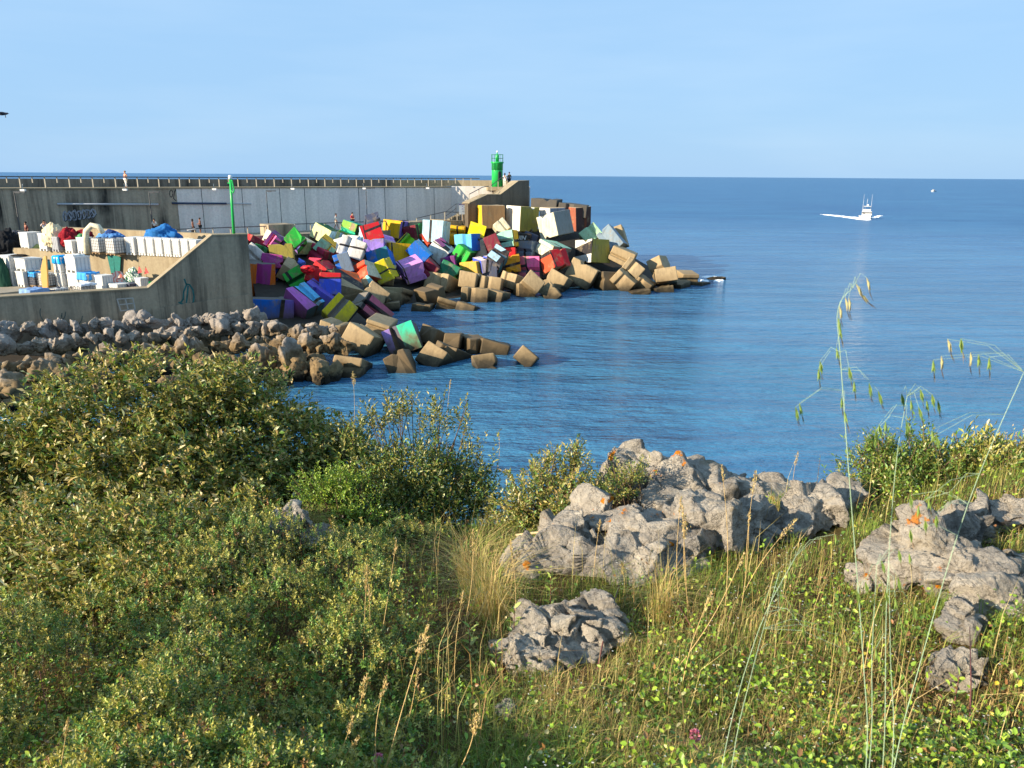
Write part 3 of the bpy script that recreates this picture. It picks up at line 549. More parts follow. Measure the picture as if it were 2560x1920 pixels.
99|-21.92,71.62,5.07|0.336,0.073,-0.939,0.022|1.24,2.45,1.27|plum,plum,pink||small plum block below the cream speckled block
100|-19.71,70.77,5.15|0.302,-0.210,-0.762,-0.533|1.56,1.38,2.44|lavender,lavender,green|a .2 .1 green|lavender block with black stepped edge left of the crimson block
101|-19.75,73.00,4.58|0.135,-0.394,-0.908,0.036|2.16,1.55,1.23|cream,cream,limepale||pale lime and cream block behind the lavender block
102|-20.19,67.96,4.14|0.050,0.108,-0.779,-0.616|1.97,1.53,2.48|khaki,olive,khaki|b .12 .08 olive|khaki block with black edge above the orange and magenta block
103|-20.42,65.69,3.77|0.125,0.048,-0.769,-0.625|1.67,1.14,2.49|magenta,pink,magenta||low magenta block behind the orange and magenta block
106|-16.34,67.47,2.70|0.301,-0.113,-0.947,0.013|1.82,2.58,1.35|straw,red,green|a .2 .1 red|straw yellow block with black band right of the red boulder
107|-15.01,68.81,3.16|0.039,-0.192,0.780,0.594|1.41,1.81,2.48|greyblue,blue,greyblue|a .75 .0 blue|grey and blue block under the white black banded block
108|-20.81,67.04,1.76|0.175,0.024,-0.976,0.128|1.29,2.46,2.01|dgreen3,dgreen3,green|d .3 .06 green|dark grassy green block right of the orange and magenta block
109|-20.32,66.12,2.93|0.250,0.065,-0.960,0.109|1.19,2.47,1.38|royal,royal,royal||small royal blue block right of the orange and magenta block
110|-16.69,64.27,2.73|0.167,0.004,-0.794,-0.585|1.23,1.14,2.46|red,red,straw||small red block left of the royal blue block
111|-15.97,75.64,4.48|0.033,0.361,0.926,0.105|2.09,1.79,1.27|white,white,paleblue||white and pale blue block behind the white black banded block
112|-17.43,72.73,4.49|0.356,0.050,-0.933,-0.023|1.73,2.41,1.29|white,mint,gold|a .2 .0 gold|white and yellow edged block between the crimson and white blocks
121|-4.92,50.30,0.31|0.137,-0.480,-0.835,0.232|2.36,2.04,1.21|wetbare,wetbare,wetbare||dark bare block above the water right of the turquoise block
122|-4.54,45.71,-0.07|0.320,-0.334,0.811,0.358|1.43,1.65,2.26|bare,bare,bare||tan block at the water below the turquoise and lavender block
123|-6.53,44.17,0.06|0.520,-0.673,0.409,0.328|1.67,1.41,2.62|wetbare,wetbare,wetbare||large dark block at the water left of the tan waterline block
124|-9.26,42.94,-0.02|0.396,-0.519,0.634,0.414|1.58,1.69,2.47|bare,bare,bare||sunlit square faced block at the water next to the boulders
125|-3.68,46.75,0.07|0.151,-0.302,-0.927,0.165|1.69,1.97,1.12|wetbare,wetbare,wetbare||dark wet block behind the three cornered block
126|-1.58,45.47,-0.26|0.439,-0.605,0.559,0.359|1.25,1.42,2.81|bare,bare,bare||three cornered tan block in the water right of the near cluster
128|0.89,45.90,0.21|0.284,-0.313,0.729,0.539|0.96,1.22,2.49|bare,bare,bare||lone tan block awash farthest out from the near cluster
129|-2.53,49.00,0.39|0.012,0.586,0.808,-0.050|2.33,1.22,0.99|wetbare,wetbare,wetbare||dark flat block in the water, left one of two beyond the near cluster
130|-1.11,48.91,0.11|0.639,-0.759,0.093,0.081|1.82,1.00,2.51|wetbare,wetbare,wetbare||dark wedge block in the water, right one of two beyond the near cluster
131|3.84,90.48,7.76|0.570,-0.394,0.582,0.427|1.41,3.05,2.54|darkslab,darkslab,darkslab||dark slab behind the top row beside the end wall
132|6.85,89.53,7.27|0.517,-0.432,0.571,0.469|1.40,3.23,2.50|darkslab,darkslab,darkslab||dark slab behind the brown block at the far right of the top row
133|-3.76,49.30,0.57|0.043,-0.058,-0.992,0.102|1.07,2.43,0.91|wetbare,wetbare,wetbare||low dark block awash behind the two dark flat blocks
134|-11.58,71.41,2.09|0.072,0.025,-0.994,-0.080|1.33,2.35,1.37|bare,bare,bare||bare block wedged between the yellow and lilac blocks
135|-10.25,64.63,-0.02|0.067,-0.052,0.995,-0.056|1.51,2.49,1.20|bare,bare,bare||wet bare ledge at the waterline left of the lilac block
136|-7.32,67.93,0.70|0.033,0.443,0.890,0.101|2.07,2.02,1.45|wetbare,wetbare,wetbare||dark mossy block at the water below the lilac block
137|-7.60,64.70,-0.07|0.047,-0.039,-0.996,0.057|1.61,2.45,1.09|bare,bare,bare||flat wet block at the waterline left of the touching pair
138|-11.41,63.34,1.12|0.528,-0.701,-0.451,-0.163|1.60,1.89,2.46|bare,bare,bare||dark bare block in shade below the orange topped block
139|-18.91,65.45,3.07|0.301,0.071,-0.948,-0.072|1.54,2.31,1.33|bare,bare,bare||grey bare block behind the bright green block
141|-8.84,50.67,1.11|0.439,-0.404,0.584,0.550|1.26,1.65,2.43|bare,bare,bare||dark bare block in the gap between the big yellow and the turquoise blocks
143|-11.93,50.52,0.95|0.421,-0.424,0.609,0.522|1.17,1.47,2.40|bare,bare,bare||dark bare block in shade under the big plain yellow block
'''
BOBJ = {}
for ln_ in BT.strip().split('\n'):
    i_, ce, q_, L_, co_, bd, lb_ = ln_.split('|'); fl = lambda s_: [float(v) for v in s_.split(',')]
    BOBJ[int(i_)] = block(int(i_), fl(ce), fl(q_), fl(L_), co_.split(','), bd, lb_)

b47 = BOBJ[47]; bpy.context.view_layer.update(); R47 = b47.matrix_world.to_3x3(); n47 = (R47 @ Vector((0, 0, -1))).normalized(); dz47 = max(abs(v.co.z) for v in b47.data.vertices)
up47 = (Vector((0, 0, 1)) - n47 * n47.z).normalized(); ri47 = up47.cross(n47); fc = bpy.data.curves.new('scrawl', 'FONT'); fc.body = 'UIN\nOUA'; fc.size = .62; fc.align_x = 'CENTER'; fc.align_y = 'CENTER'; fc.extrude = .006; fc.offset = .012; fc.shear = .25
tf = link('scrawl', fc); bpy.context.view_layer.update(); lm = bpy.data.meshes.new_from_object(tf.evaluated_get(bpy.context.evaluated_depsgraph_get())); bpy.data.objects.remove(tf); lm.materials.clear(); lm.materials.append(simple('white brush paint', c(206, 204, 198), .7, .2, 9))
sc = link('scrawl', lm, b47); m47 = Matrix.Identity(4); m47.col[0][:3] = ri47; m47.col[1][:3] = up47; m47.col[2][:3] = n47; m47.translation = b47.matrix_world.translation + n47 * (dz47 + .008); sc.matrix_parent_inverse = Matrix.Identity(4); sc.matrix_local = b47.matrix_world.inverted() @ m47

# ---------------- boulders of the rock slope ----------------
def ico(level):
    import bmesh
    bm = bmesh.new(); bmesh.ops.create_icosphere(bm, subdivisions=level, radius=1.0)
    V = np.array([v.co[:] for v in bm.verts]); F = np.array([[v.index for v in f.verts] for f in bm.faces]); bm.free(); return V, F
ICO = {k: ico(k) for k in (4, 5, 6)}
def faceted(seed, n=10, rough=.06, level=4, sharp=1.0):
    r_ = np.random.RandomState(seed); V, F = ICO[level]
    N = r_.randn(n, 3); N /= np.linalg.norm(N, axis=1)[:, None]; D = r_.uniform(.42, .95, n)
    dots = np.maximum(V @ N.T, 1e-3); R_ = np.min(D / dots, axis=1); R_ = np.minimum(R_, 1.12)
    p_ = V * R_[:, None]
    R_ = R_ * (1 + rough * fbm(p_ * 2.2 + seed * 3.1, 4) + rough * .5 * fbm(p_ * 6 + seed, 3, True))
    q = V * R_[:, None]
    if level == 5:
        for K, amp, cl in ((11, .55, .16), (45, .45, .05), (160, .4, .016)):
            ci = q[r_.choice(len(q), K, replace=False)]; d_ = ((q + .05 * np.stack([pn(q * 4 + 9 * a_) for a_ in (1, 2, 3)], 1))[:, None] - ci[None]); own = (d_ ** 2).sum(2).argmin(1)
            q = q + V * np.clip(((q - ci[own]) * (r_.randn(K, 3) * amp)[own]).sum(1) + r_.uniform(-.4, .4, K)[own] * cl, -cl, cl)[:, None]
    return q, F
m, t, b, o = newmat('riprap stone'); p = wpos(t); oi = nd(t, 'ShaderNodeObjectInfo')
n1 = noise(t, p, 1.4, 6, .65); n2 = noise(t, p, 8, 6, .7)
dry = mix(t, ramp(t, n1, [(.35, 0), (.65, 1)]), c(160, 153, 147), c(120, 115, 111)); dry = mix(t, math2(t, 'MULTIPLY', oi.outputs['Random'], .5), dry, c(150, 132, 108))
low = mix(t, ramp(t, n1, [(.4, 0), (.65, 1)]), c(134, 112, 78), c(88, 73, 52))
hz = math2(t, 'ADD', zof(t), math2(t, 'MULTIPLY', n1, -1.6))
cc = mix(t, mrange(t, hz, .5, 1.4), low, dry)
cc = mix(t, mrange(t, hz, -.1, -.6), cc, c(38, 33, 24))
cc = mix(t, 1.0, cc, ramp(t, n2, [(.3, .7), (.7, 1.12)]), 'MULTIPLY')
t.links.new(cc, b.inputs['Base Color']); b.inputs['Roughness'].default_value = .85; b.inputs['Specular IOR Level'].default_value = .25
bump(t, b, n2, .6, .05); M['riprap'] = m
BM = [npmesh('boulder', *faceted(40 + k, level=5), M['riprap']) for k in range(14)]
ORD = 'first second third fourth fifth sixth seventh eighth ninth tenth eleventh twelfth thirteenth fourteenth fifteenth sixteenth seventeenth eighteenth nineteenth twentieth'.split()
ORD += ['twenty ' + q for q in ORD[:9]] + ['thirtieth'] + ['thirty ' + q for q in ORD[:9]] + ['fortieth'] + ['forty ' + q for q in ORD[:9]]
rr = np.random.RandomState(5)
rows = [(795, 772, 28, 'in the top row against the harbour wall', 2.6), (815, 795, 36, 'in the second row below the harbour wall', 2.2), (842, 826, 42, 'in the third row down the rock slope', 1.7), (876, 862, 46, 'in the fourth row down the rock slope', 1.2), (912, 900, 48, 'in the fifth row down the rock slope', .6), (946, 938, 48, 'in the lowest row at the water', .1)]
xend = [634, 640, 850, 870, 830, 832]
for ri, (ya, yb, sz, phrase, zz) in enumerate(rows):
    x = -50 + rr.uniform(0, 20); k = 0
    while x < xend[ri]:
        s_ = sz * rr.uniform(.62, 1.35)
        fr = max(0, min(1, x / 640)); y = ya + (yb - ya) * fr + rr.uniform(-9, 9) + (62 if False else 0) + (1 - fr) * 14 * ri
        Yd = 47.6 + 3.2 * fr - ri * 1.9 + rr.uniform(-.25, .25) - (1 - fr) * 3.2
        q = P(x, y, Yd); rr_ = s_ * Yd / FOC * .52
        o = link('boulder', BM[rr.randint(14)]); o.location = q
        o.rotation_euler = tuple(rr.uniform(0, 6.28, 3)); o.scale = tuple(rr_ * rr.uniform(.78, 1.25, 3))
        tone = 'pale grey' if ri < 2 else ('grey' if ri < 3 else 'tan' if ri < 5 else 'wet brown')
        tag(o, '%s boulder, %s from the left %s' % (tone, ORD[k], phrase), 'boulder', 'boulders of the rock slope'); k += 1
        x += s_ * rr.uniform(.56, .80)
for (x, y, s_, Yd, lb_) in ((718, 905, 80, 41.6, 'largest tan boulder of the slope, below the striped blue block'), (20, 975, 100, 35.6, 'huge boulder with bright top at the left edge above the shrub'), (448, 842, 62, 46.2, 'big angular grey boulder with a lit face in the middle of the slope'), (640, 905, 84, 41.5, 'broad tan boulder left of the three cornered brown stones'), (800, 930, 60, 40.6, 'mottled brown boulder beside the sunlit square block at the water'), (110, 930, 80, 38.4, 'dark boulder with a narrow lit streak near the left edge'), (664, 832, 44, 52.6, 'grey boulder in shade at the foot of the deep blue striped block'), (716, 838, 42, 51.6, 'dark boulder in shade under the large mauve block'), (768, 836, 46, 51.0, 'brown boulder in shade left of the big yellow block'), (806, 852, 40, 49.6, 'small brown boulder between the big yellow block and the slope'), (700, 955, 60, 39.8, 'low brown boulder at the water right of the shrub top')):
    q = P(x, y, Yd); o = link('boulder', BM[rr.randint(14)]); o.location = q; r_ = s_ * Yd / FOC * .52
    o.scale = (r_ * 1.15, r_, r_ * .9); o.rotation_euler = tuple(rr.uniform(0, 6.28, 3)); tag(o, lb_, 'boulder', 'boulders of the rock slope')
sl_ = []
for x in (-160, 100, 360, 640, 830): sl_ += [P(x, 800 if x < 640 else 860, 49.5 - (4 if x < 0 else 0)) + np.array([0, 0, -.5]), P(x, 980, 39.5 - (3.6 if x < 300 else 0)) + np.array([0, 1.2, -1.1])]
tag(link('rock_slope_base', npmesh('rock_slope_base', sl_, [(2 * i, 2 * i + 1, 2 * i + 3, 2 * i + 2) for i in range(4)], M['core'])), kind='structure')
for nm, hx, pxy, s_, Yd, lb_ in (('painted_boulder', c(78, 104, 200), (754, 656), 24, 63.8, 'rough boulder painted blue above the red one'), ('painted_boulder', c(216, 26, 30), (766, 674), 31, 62.5, 'rough boulder painted red above the bright green block')):
    V_, F_ = faceted(91 + s_, 22, .22); me = npmesh(nm, V_, F_, simple('boulder paint', hx, .6, .2, 5)); o = link(nm, me); o.location = P(*pxy, Yd); r_ = s_ * Yd / FOC * .52; o.scale = (r_ * 1.2, r_, r_); tag(o, lb_, 'boulder')
V_, F_ = faceted(77, 18, .2); o = link('boulder', npmesh('boulder', V_, F_, M['riprap'])); o.location = G(1788, 699) + np.array([0, 0, .1]); o.scale = (1.0, .8, .35); tag(o, 'low dark rock awash beyond the seaward tip', 'boulder')
fo = MB()
for k in range(26):
    a_ = rr.uniform(0, 6.28); q = G(1778 + 22 * math.cos(a_) + rr.uniform(-5, 5), 698 + 6 * math.sin(a_)); s_ = rr.uniform(.1, .35)
    fo.lathe([(s_ * 1.6, -.02), (s_, .05 + s_ * .15)], 7, q)
M['foam'] = simple('sea foam', c(235, 240, 242), .8, .05)
tag(fo.build('foam', M['foam']), 'white foam round the low rock beyond the tip', 'foam', kind='stuff')

# ---------------- the near hillside ----------------
ctl = [(0, 1920, 3.1), (640, 1920, 3.0), (1280, 1920, 2.9), (1920, 1920, 2.75), (2560, 1920, 2.6), (0, 1600, 4.5), (640, 1600, 4.4), (1280, 1600, 4.2), (1920, 1600, 3.9), (2560, 1600, 3.5),
       (0, 1430, 6.0), (640, 1420, 6.0), (1280, 1400, 5.8), (1920, 1380, 5.5), (2560, 1340, 4.9), (0, 1380, 7.6), (500, 1370, 7.6), (900, 1345, 7.6), (1280, 1315, 7.4), (1600, 1290, 7.6), (1900, 1265, 7.6), (2200, 1205, 7.4), (2560, 1140, 7.6),
       (0, 1370, 9.0), (500, 1360, 9.0), (900, 1340, 8.6), (1280, 1322, 8.4), (1600, 1300, 8.6), (1900, 1270, 8.6), (2200, 1222, 8.6), (2560, 1125, 9.0)]
cp_ = [P(x, y, D) for x, y, D in ctl] + [np.array(q) for q in ((0, 0, 9.4), (-2, 0, 9.35), (2, 0, 9.5), (0, -4, 9.7), (-5, -4, 9.6), (5, -4, 9.9), (-1.2, 1.5, 9.1), (1.2, 1.5, 9.15), (0, 1.5, 9.12), (-7, 0, 9.0), (7, 0, 9.9), (-12, 3, 7.6), (12, 3, 9.6), (-12, 9, 5.5), (12, 9, 8.4),
       (-12, 12, 1.5), (-6, 12, 3.4), (0, 12, 3.2), (5, 12, 3.6), (12, 12, 5), (-12, 16, -2), (-5, 17, -2.2), (0, 17, -2.2), (6, 17, -2), (13, 17, -1.6), (-12, 24, -4), (0, 24, -4), (13, 24, -4))]
cp_ = np.array(cp_); _A = np.linalg.norm(cp_[:, None, :2] - cp_[None, :, :2], axis=2); _n = len(cp_)
_A = np.block([[_A + 0 * np.eye(_n), np.c_[np.ones(_n), cp_[:, :2]]], [np.r_[np.ones((1, _n)), cp_[:, :2].T], np.zeros((3, 3))]])
_w = np.linalg.solve(_A, np.r_[cp_[:, 2], 0, 0, 0])
def tz(X, Y):
    X = np.atleast_1d(np.asarray(X, float)); Y = np.atleast_1d(np.asarray(Y, float))
    d = np.sqrt((X[:, None] - cp_[None, :, 0]) ** 2 + (Y[:, None] - cp_[None, :, 1]) ** 2)
    z = d @ _w[:_n] + _w[_n] + _w[_n + 1] * X + _w[_n + 2] * Y
    q = np.c_[X, Y, 0 * X]; return z + .07 * fbm(q * 1.1, 3) + .03 * fbm(q * 4, 2)
def hit(x, y):                          # where a view ray meets the hillside
    d = ray(x, y); s_ = np.linspace(1.2, 14, 260); q = CAM[None] + s_[:, None] * d[None]; below = q[:, 2] < tz(q[:, 0], q[:, 1])
    k = int(np.argmax(below)) if below.any() else len(s_) - 1; return q[k]
gx = np.linspace(-13, 13, 200); gy = np.concatenate([np.linspace(-4, 11, 150), np.linspace(11.2, 24, 36)])
XX, YY = np.meshgrid(gx, gy); ZZ = tz(XX.ravel(), YY.ravel()); nx_, ny_ = len(gx), len(gy)
idx = np.arange(nx_ * ny_).reshape(ny_, nx_); FF = np.stack([idx[:-1, :-1], idx[:-1, 1:], idx[1:, 1:], idx[1:, :-1]], -1).reshape(-1, 4)
m, t, b, o = newmat('hillside earth'); p = wpos(t); n1 = noise(t, p, 2.2, 6, .65); n2 = noise(t, p, 22, 6, .75)
cc = mix(t, ramp(t, n1, [(.4, 0), (.62, 1)]), c(92, 70, 44), c(84, 80, 42)); cc = mix(t, 1.0, cc, ramp(t, n2, [(.3, .5), (.7, 1.3)]), 'MULTIPLY')
t.links.new(cc, b.inputs['Base Color']); b.inputs['Roughness'].default_value = .95; b.inputs['Specular IOR Level'].default_value = .1; bump(t, b, n2, .8, .04)
M['earth'] = m
tag(link('hillside', npmesh('hillside', np.c_[XX.ravel(), YY.ravel(), ZZ], FF, m, True)), kind='structure')
# limestone outcrops
m, t, b, o = newmat('limestone'); p = wpos(t); n1 = noise(t, p, 2.6, 7, .68, .4); n2 = noise(t, p, 16, 7, .72); n3 = noise(t, mapping(t, p, (3, 3, 9), (.5, .3, 0)), 3, 5, .7)
cc = mix(t, ramp(t, n1, [(.36, 0), (.64, 1)]), c(188, 178, 162), c(146, 139, 130)); cc = mix(t, ramp(t, n3, [(.52, 0), (.72, .6)]), cc, c(118, 110, 102))
cc = mix(t, 1.0, cc, ramp(t, n2, [(.28, .68), (.6, 1.1)]), 'MULTIPLY')
ck = math2(t, 'ABSOLUTE', math2(t, 'ADD', noise(t, mapping(t, p, (1, 1, 1.8), (.4, .6, 0)), 4.2, 5, .6, .6), -.5)); cc = mix(t, mrange(t, ck, .012, .003, 0, .6), cc, c(70, 66, 60))
ck2 = math2(t, 'ABSOLUTE', math2(t, 'ADD', noise(t, mapping(t, p, (1.6, 1, .8), (.2, .9, .3)), 9.0, 4, .6, .4), -.5)); cc = mix(t, mrange(t, ck2, .012, .003, 0, .3), cc, c(80, 76, 70))
lich = math2(t, 'MULTIPLY', ramp(t, noise(t, p, 5.2, 4, .6), [(.63, 0), (.66, 1)]), ramp(t, noise(t, p, 1.3, 2, .5), [(.50, 0), (.56, 1)]))
cc = mix(t, lich, cc, c(204, 122, 26))
cc = mix(t, math2(t, 'MULTIPLY', ramp(t, noise(t, p, 2.0, 5, .65), [(.60, 0), (.72, 1)]), .6), cc, c(112, 92, 40))
t.links.new(cc, b.inputs['Base Color']); b.inputs['Roughness'].default_value = .9; b.inputs['Specular IOR Level'].default_value = .2
bb = math2(t, 'ADD', n2, math2(t, 'MULTIPLY', n1, 2.0)); bump(t, b, math2(t, 'ADD', bb, math2(t, 'MULTIPLY', noise(t, p, 46, 5, .7), .5)), 1.0, .05); M['limestone'] = m
def lump(center, rx, ry, rz, rot, seed, level=5):
    V_, F_ = ICO[level]; r_ = np.random.RandomState(seed)
    N = r_.randn(20, 3); N /= np.linalg.norm(N, axis=1)[:, None]; D = r_.uniform(.60, 1.0, 20)
    R_ = np.minimum(np.min(D / np.maximum(V_ @ N.T, 1e-3), axis=1), 1.2); q = V_ * R_[:, None]
    rm = np.array(Matrix.Rotation(rot, 3, 'Z') @ Matrix.Rotation(r_.uniform(-.3, .3), 3, 'X')); q = (q * np.array([rx, ry, rz])) @ rm.T
    s_ = (rx + ry + rz) / 3; nr = V_ / np.linalg.norm(V_, axis=1)[:, None]
    q = q + nr * (s_ * .10 * fbm(q / .5 + seed, 3))[:, None]
    for K, amp, cl in ((13, .60, .24 * s_), (60, .40, .045 * s_), (300, .35, .010 * s_)):      # fractured into tilted cells
        ci = q[r_.choice(len(q), K, replace=False)]; best = np.full(len(q), 1e9); own = np.zeros(len(q), int); wq = q + .03 * np.stack([pn(q / .12 + 9 * a_) for a_ in (1, 2, 3)], 1)
        for a_ in range(K):
            d_ = ((wq - ci[a_]) ** 2).sum(1); m_ = d_ < best; best[m_] = d_[m_]; own[m_] = a_
        jit = r_.randn(K, 3) * amp; dd = np.clip(((q - ci[own]) * jit[own]).sum(1) + r_.uniform(-.4, .4, K)[own] * cl, -cl, cl); q = q + nr * dd[:, None]
    q = q + nr * (.006 * fbm(q / .05 + seed, 3, True))[:, None]
    return q + np.array(center), F_
def outcrop(name, lumps, label, group=None):
    Vs, Fs, n = [], [], 0
    for (x, y, D, rx, ry, rz, rot, seed) in lumps:
        q = P(x, y, D)
        if rx < 0: rx = -rx; D = hit(x, y + rz * .62)[1] + rx * .2 * D / FOC; q = P(x, y, D)
        k = D / FOC; V_, F_ = lump(q, rx * k * 1.12, ry * k, rz * k * 1.1, rot, seed, 6 if rx > 60 else 5); Vs.append(V_); Fs.append(F_ + n); n += len(V_)
    Vs = np.concatenate(Vs); base = Vs.mean(0); o = link(name, npmesh(name, Vs - base, np.concatenate(Fs), M['limestone'])); o.location = base
    return tag(o, label, 'rock', group)
gk = 'limestone rocks on the hillside'
outcrop('rock_outcrop', [(1590, 1235, 8.0, 110, 90, 100, .3, 3), (1720, 1235, 8.1, 125, 90, 88, -.2, 5), (1840, 1265, 8.0, 125, 100, 88, .4, 8), (1930, 1270, 8.2, 74, 70, 62, .1, 12), (1500, 1320, 7.5, -125, 90, 100, -.3, 14), (1640, 1345, 7.2, -150, 100, 105, .2, 17), (1380, 1395, 6.8, -120, 80, 66, .1, 21), (1440, 1370, 7, -110, 90, 76, .2, 22), (1540, 1385, 7, -110, 80, 62, .1, 24), (1700, 1385, 7, -110, 80, 66, .3, 26), (1830, 1325, 7, -110, 80, 74, .1, 28), (1770, 1335, 7.3, -130, 90, 100, 0, 23), (1590, 1172, 8.02, 60, 60, 52, .6, 25), (1600, 1405, 6.6, -120, 80, 66, .3, 27), (1880, 1320, 7.5, -100, 80, 70, .2, 29), (1700, 1270, 7.7, 130, 90, 90, .5, 30)], 'long jagged grey limestone outcrop with orange lichen in the centre of the cliff edge', gk)
outcrop('rock_outcrop', [(2030, 1290, 7.5, -90, 80, 62, .5, 31), (2085, 1255, 7.6, -66, 60, 48, .2, 33), (1985, 1325, 7.2, -50, 50, 40, .2, 35)], 'low crumbly grey rock between the long outcrop and the right hand shrub', gk)
outcrop('rock_outcrop', [(2290, 1390, 5.8, -125, 100, 105, -.5, 41), (2380, 1330, 6.1, -95, 80, 78, .2, 43), (2200, 1445, 5.4, -90, 70, 50, -.3, 45)], 'large smooth pale rock slab rising to a point behind the oat stems', gk)
outcrop('rock_outcrop', [(2430, 1450, 5.1, -120, 90, 75, -.4, 51), (2510, 1510, 4.7, -100, 80, 60, -.3, 53), (2560, 1420, 5.2, -80, 70, 50, 0, 55)], 'pale rock slab with mossy foot sloping down at the right edge', gk)
outcrop('rock_outcrop', [(2470, 1300, 6.6, -110, 80, 42, .1, 61), (2570, 1290, 6.6, -90, 70, 40, 0, 63)], 'flat grey rock shelf behind the pointed slab at the right edge', gk)
outcrop('rock', [(2400, 1560, 4.3, -68, 55, 52, .4, 71)], 'small knobbly grey rock below the pale slabs', gk)
outcrop('rock', [(2395, 1680, 3.75, -78, 60, 70, .2, 81)], 'whitish rock with a moss cap low on the right', gk)
outcrop('rock_outcrop', [(1400, 1605, 4.3, -150, 80, 62, -.62, 91), (1495, 1545, 4.5, -105, 70, 54, -.3, 93), (1325, 1660, 4.05, -105, 65, 46, -.5, 95), (1450, 1580, 4.4, -120, 80, 58, -.4, 92), (1365, 1640, 4.2, -110, 70, 50, -.5, 94)], 'slanting grey rock with dark pits in the middle of the grass', gk)
outcrop('rock', [(1262, 1782, 3.4, -36, 30, 26, 0, 97)], 'small pale stone half hidden in grass below the slanting rock', gk)
outcrop('rock', [(725, 1315, 6.3, 60, 50, 56, .3, 101), (800, 1345, 6.3, 55, 45, 36, .1, 103)], 'grey rock tufted with dry grass under the bright green bush', gk)

# ---------------- lighthouse, pole, lamps, pipes, wall marks ----------------
def fit_inv(root): return root.matrix_world.inverted() if False else Matrix.Translation(root.location).inverted()
M['green'] = simple('green gloss paint', c(34, 172, 80), .35, .08, 3); M['green shade'] = simple('dark green paint', c(16, 120, 58), .4, .08, 3)
lh0 = P(1243, 468, 95.0); lh0[2] = ZW; k_ = 95.0 / FOC
lh = tag(empty('lighthouse', lh0), 'small bright green lighthouse with gallery rails and slim lantern at the breakwater end', 'lighthouse')
MB().lathe([(13.5 * k_, 0), (13.2 * k_, 38 * k_), (13.2 * k_, 41 * k_)], 28).build('tower', M['green'], lh, True)
MB().lathe([(13.8 * k_, 39 * k_), (13.8 * k_, 54 * k_), (15.5 * k_, 55 * k_), (15.5 * k_, 58 * k_), (14 * k_, 58.2 * k_)], 28).build('gallery', M['green'], lh, True)
MB().lathe([(4.3 * k_, 58 * k_), (4.3 * k_, 72 * k_), (2.4 * k_, 75 * k_), (1.2 * k_, 76 * k_), (1.2 * k_, 79 * k_)], 16).build('lantern', M['green'], lh, True)
MB().lathe([(.4 * k_, 79 * k_), (1.9 * k_, 80 * k_), (1.9 * k_, 82.5 * k_), (.5 * k_, 84 * k_)], 12).build('beacon_lamp', M['white'], lh, True)
gr_ = MB()
for zz in (66, 74.5): gr_.tube([(14.3 * k_ * math.cos(a_ * .2618), 14.3 * k_ * math.sin(a_ * .2618), zz * k_) for a_ in range(25)], .45 * k_, 5)
for a_ in range(8): gr_.box(-.02, .02, -.02, .02, 58 * k_, 74.5 * k_, Matrix.Translation((14.3 * k_ * math.cos(a_ * .785 + .3), 14.3 * k_ * math.sin(a_ * .785 + .3), 0)))
gr_.build('gallery_rail', M['green shade'], lh)
ld_ = MB(); la_ = rad(232)
for s_ in (-1, 1): ld_.tube([(15 * k_ * math.cos(la_) + s_ * 3.4 * k_ * -math.sin(la_), 15 * k_ * math.sin(la_) + s_ * 3.4 * k_ * math.cos(la_), z_ * k_) for z_ in (38, 60, 73)], .5 * k_, 5)
for z_ in range(40, 60, 4): ld_.tube([(15 * k_ * math.cos(la_) + s_ * 3.4 * k_ * -math.sin(la_), 15 * k_ * math.sin(la_) + s_ * 3.4 * k_ * math.cos(la_), z_ * k_) for s_ in (-1, 1)], .4 * k_, 5)
ld_.build('ladder', M['green shade'], lh)
da = rad(-62); dm = MB()
ctr = Vector((12.4 * k_ * math.cos(da), 12.4 * k_ * math.sin(da), 0)); tv = Vector((-math.sin(da), math.cos(da), 0)); nv = Vector((math.cos(da), math.sin(da), 0))
arch = [(-4, 16), (4, 16), (4, 32)] + [(4 * math.cos(q * .3927), 32 + 4 * math.sin(q * .3927)) for q in range(1, 8)] + [(-4, 32)]
dm.prism([ctr + tv * x_ * k_ + Vector((0, 0, z_ * k_)) for x_, z_ in arch], nv * 2.2 * k_).build('door', M['dark'], lh)
gp0 = HV(588, 588) + np.array([-hn[0] * .4, -hn[1] * .4, .05]); kg = gp0[1] / FOC
gp = tag(empty('green_beacon_pole', gp0), 'green beacon pole with white lantern on the end of the harbour wall', 'pole')
MB().tube([(0, 0, 0), (1.5 * kg, 0, 70 * kg), (3 * kg, 0, 130 * kg)], 3.5 * kg, 12, 3.0 * kg).build('pole', M['green'], gp, True)
MB().tube([(3 * kg, -.05, 105 * kg), (9 * kg, -.1, 98 * kg), (11 * kg, -.12, 104 * kg), (8 * kg, -.1, 126 * kg), (4 * kg, -.03, 131 * kg)], 1.6 * kg, 6).box(-4 * kg, 3 * kg, -.05, .05, 120 * kg, 123 * kg).build('bracket', M['green'], gp)
MB().lathe([(4.8 * kg, 130 * kg), (4.8 * kg, 137 * kg), (3.4 * kg, 140 * kg)], 12, (3 * kg, 0, 0)).build('lantern', M['white'], gp, True)
def street_lamp(px, y0, y1, label, off=1.2, arm=1):
    q = W2(wt(px, off), off, ZQ); Y_ = q[1]; hh = P(px, y1, Y_)[2] - ZQ
    r_ = tag(empty('street_lamp', q), label, 'lamp', 'lamps along the foot of the breakwater wall')
    MB().tube([(0, 0, 0), (0, 0, hh)], .055, 6, .04).build('post', M['rail dark'], r_)
    MB().box(0, .95 * arm, -.1, .1, hh - .05, hh + .05).box(.15 * arm, .5 * arm, -.14, .14, hh - .09, hh - .05).build('lamp_head', M['rail dark'], r_)
street_lamp(667, 575, 477, 'thin dark lamp post in front of the grey wall above the big barrier block'); street_lamp(916, 555, 470, 'thin dark lamp post right of the person in the red shirt')
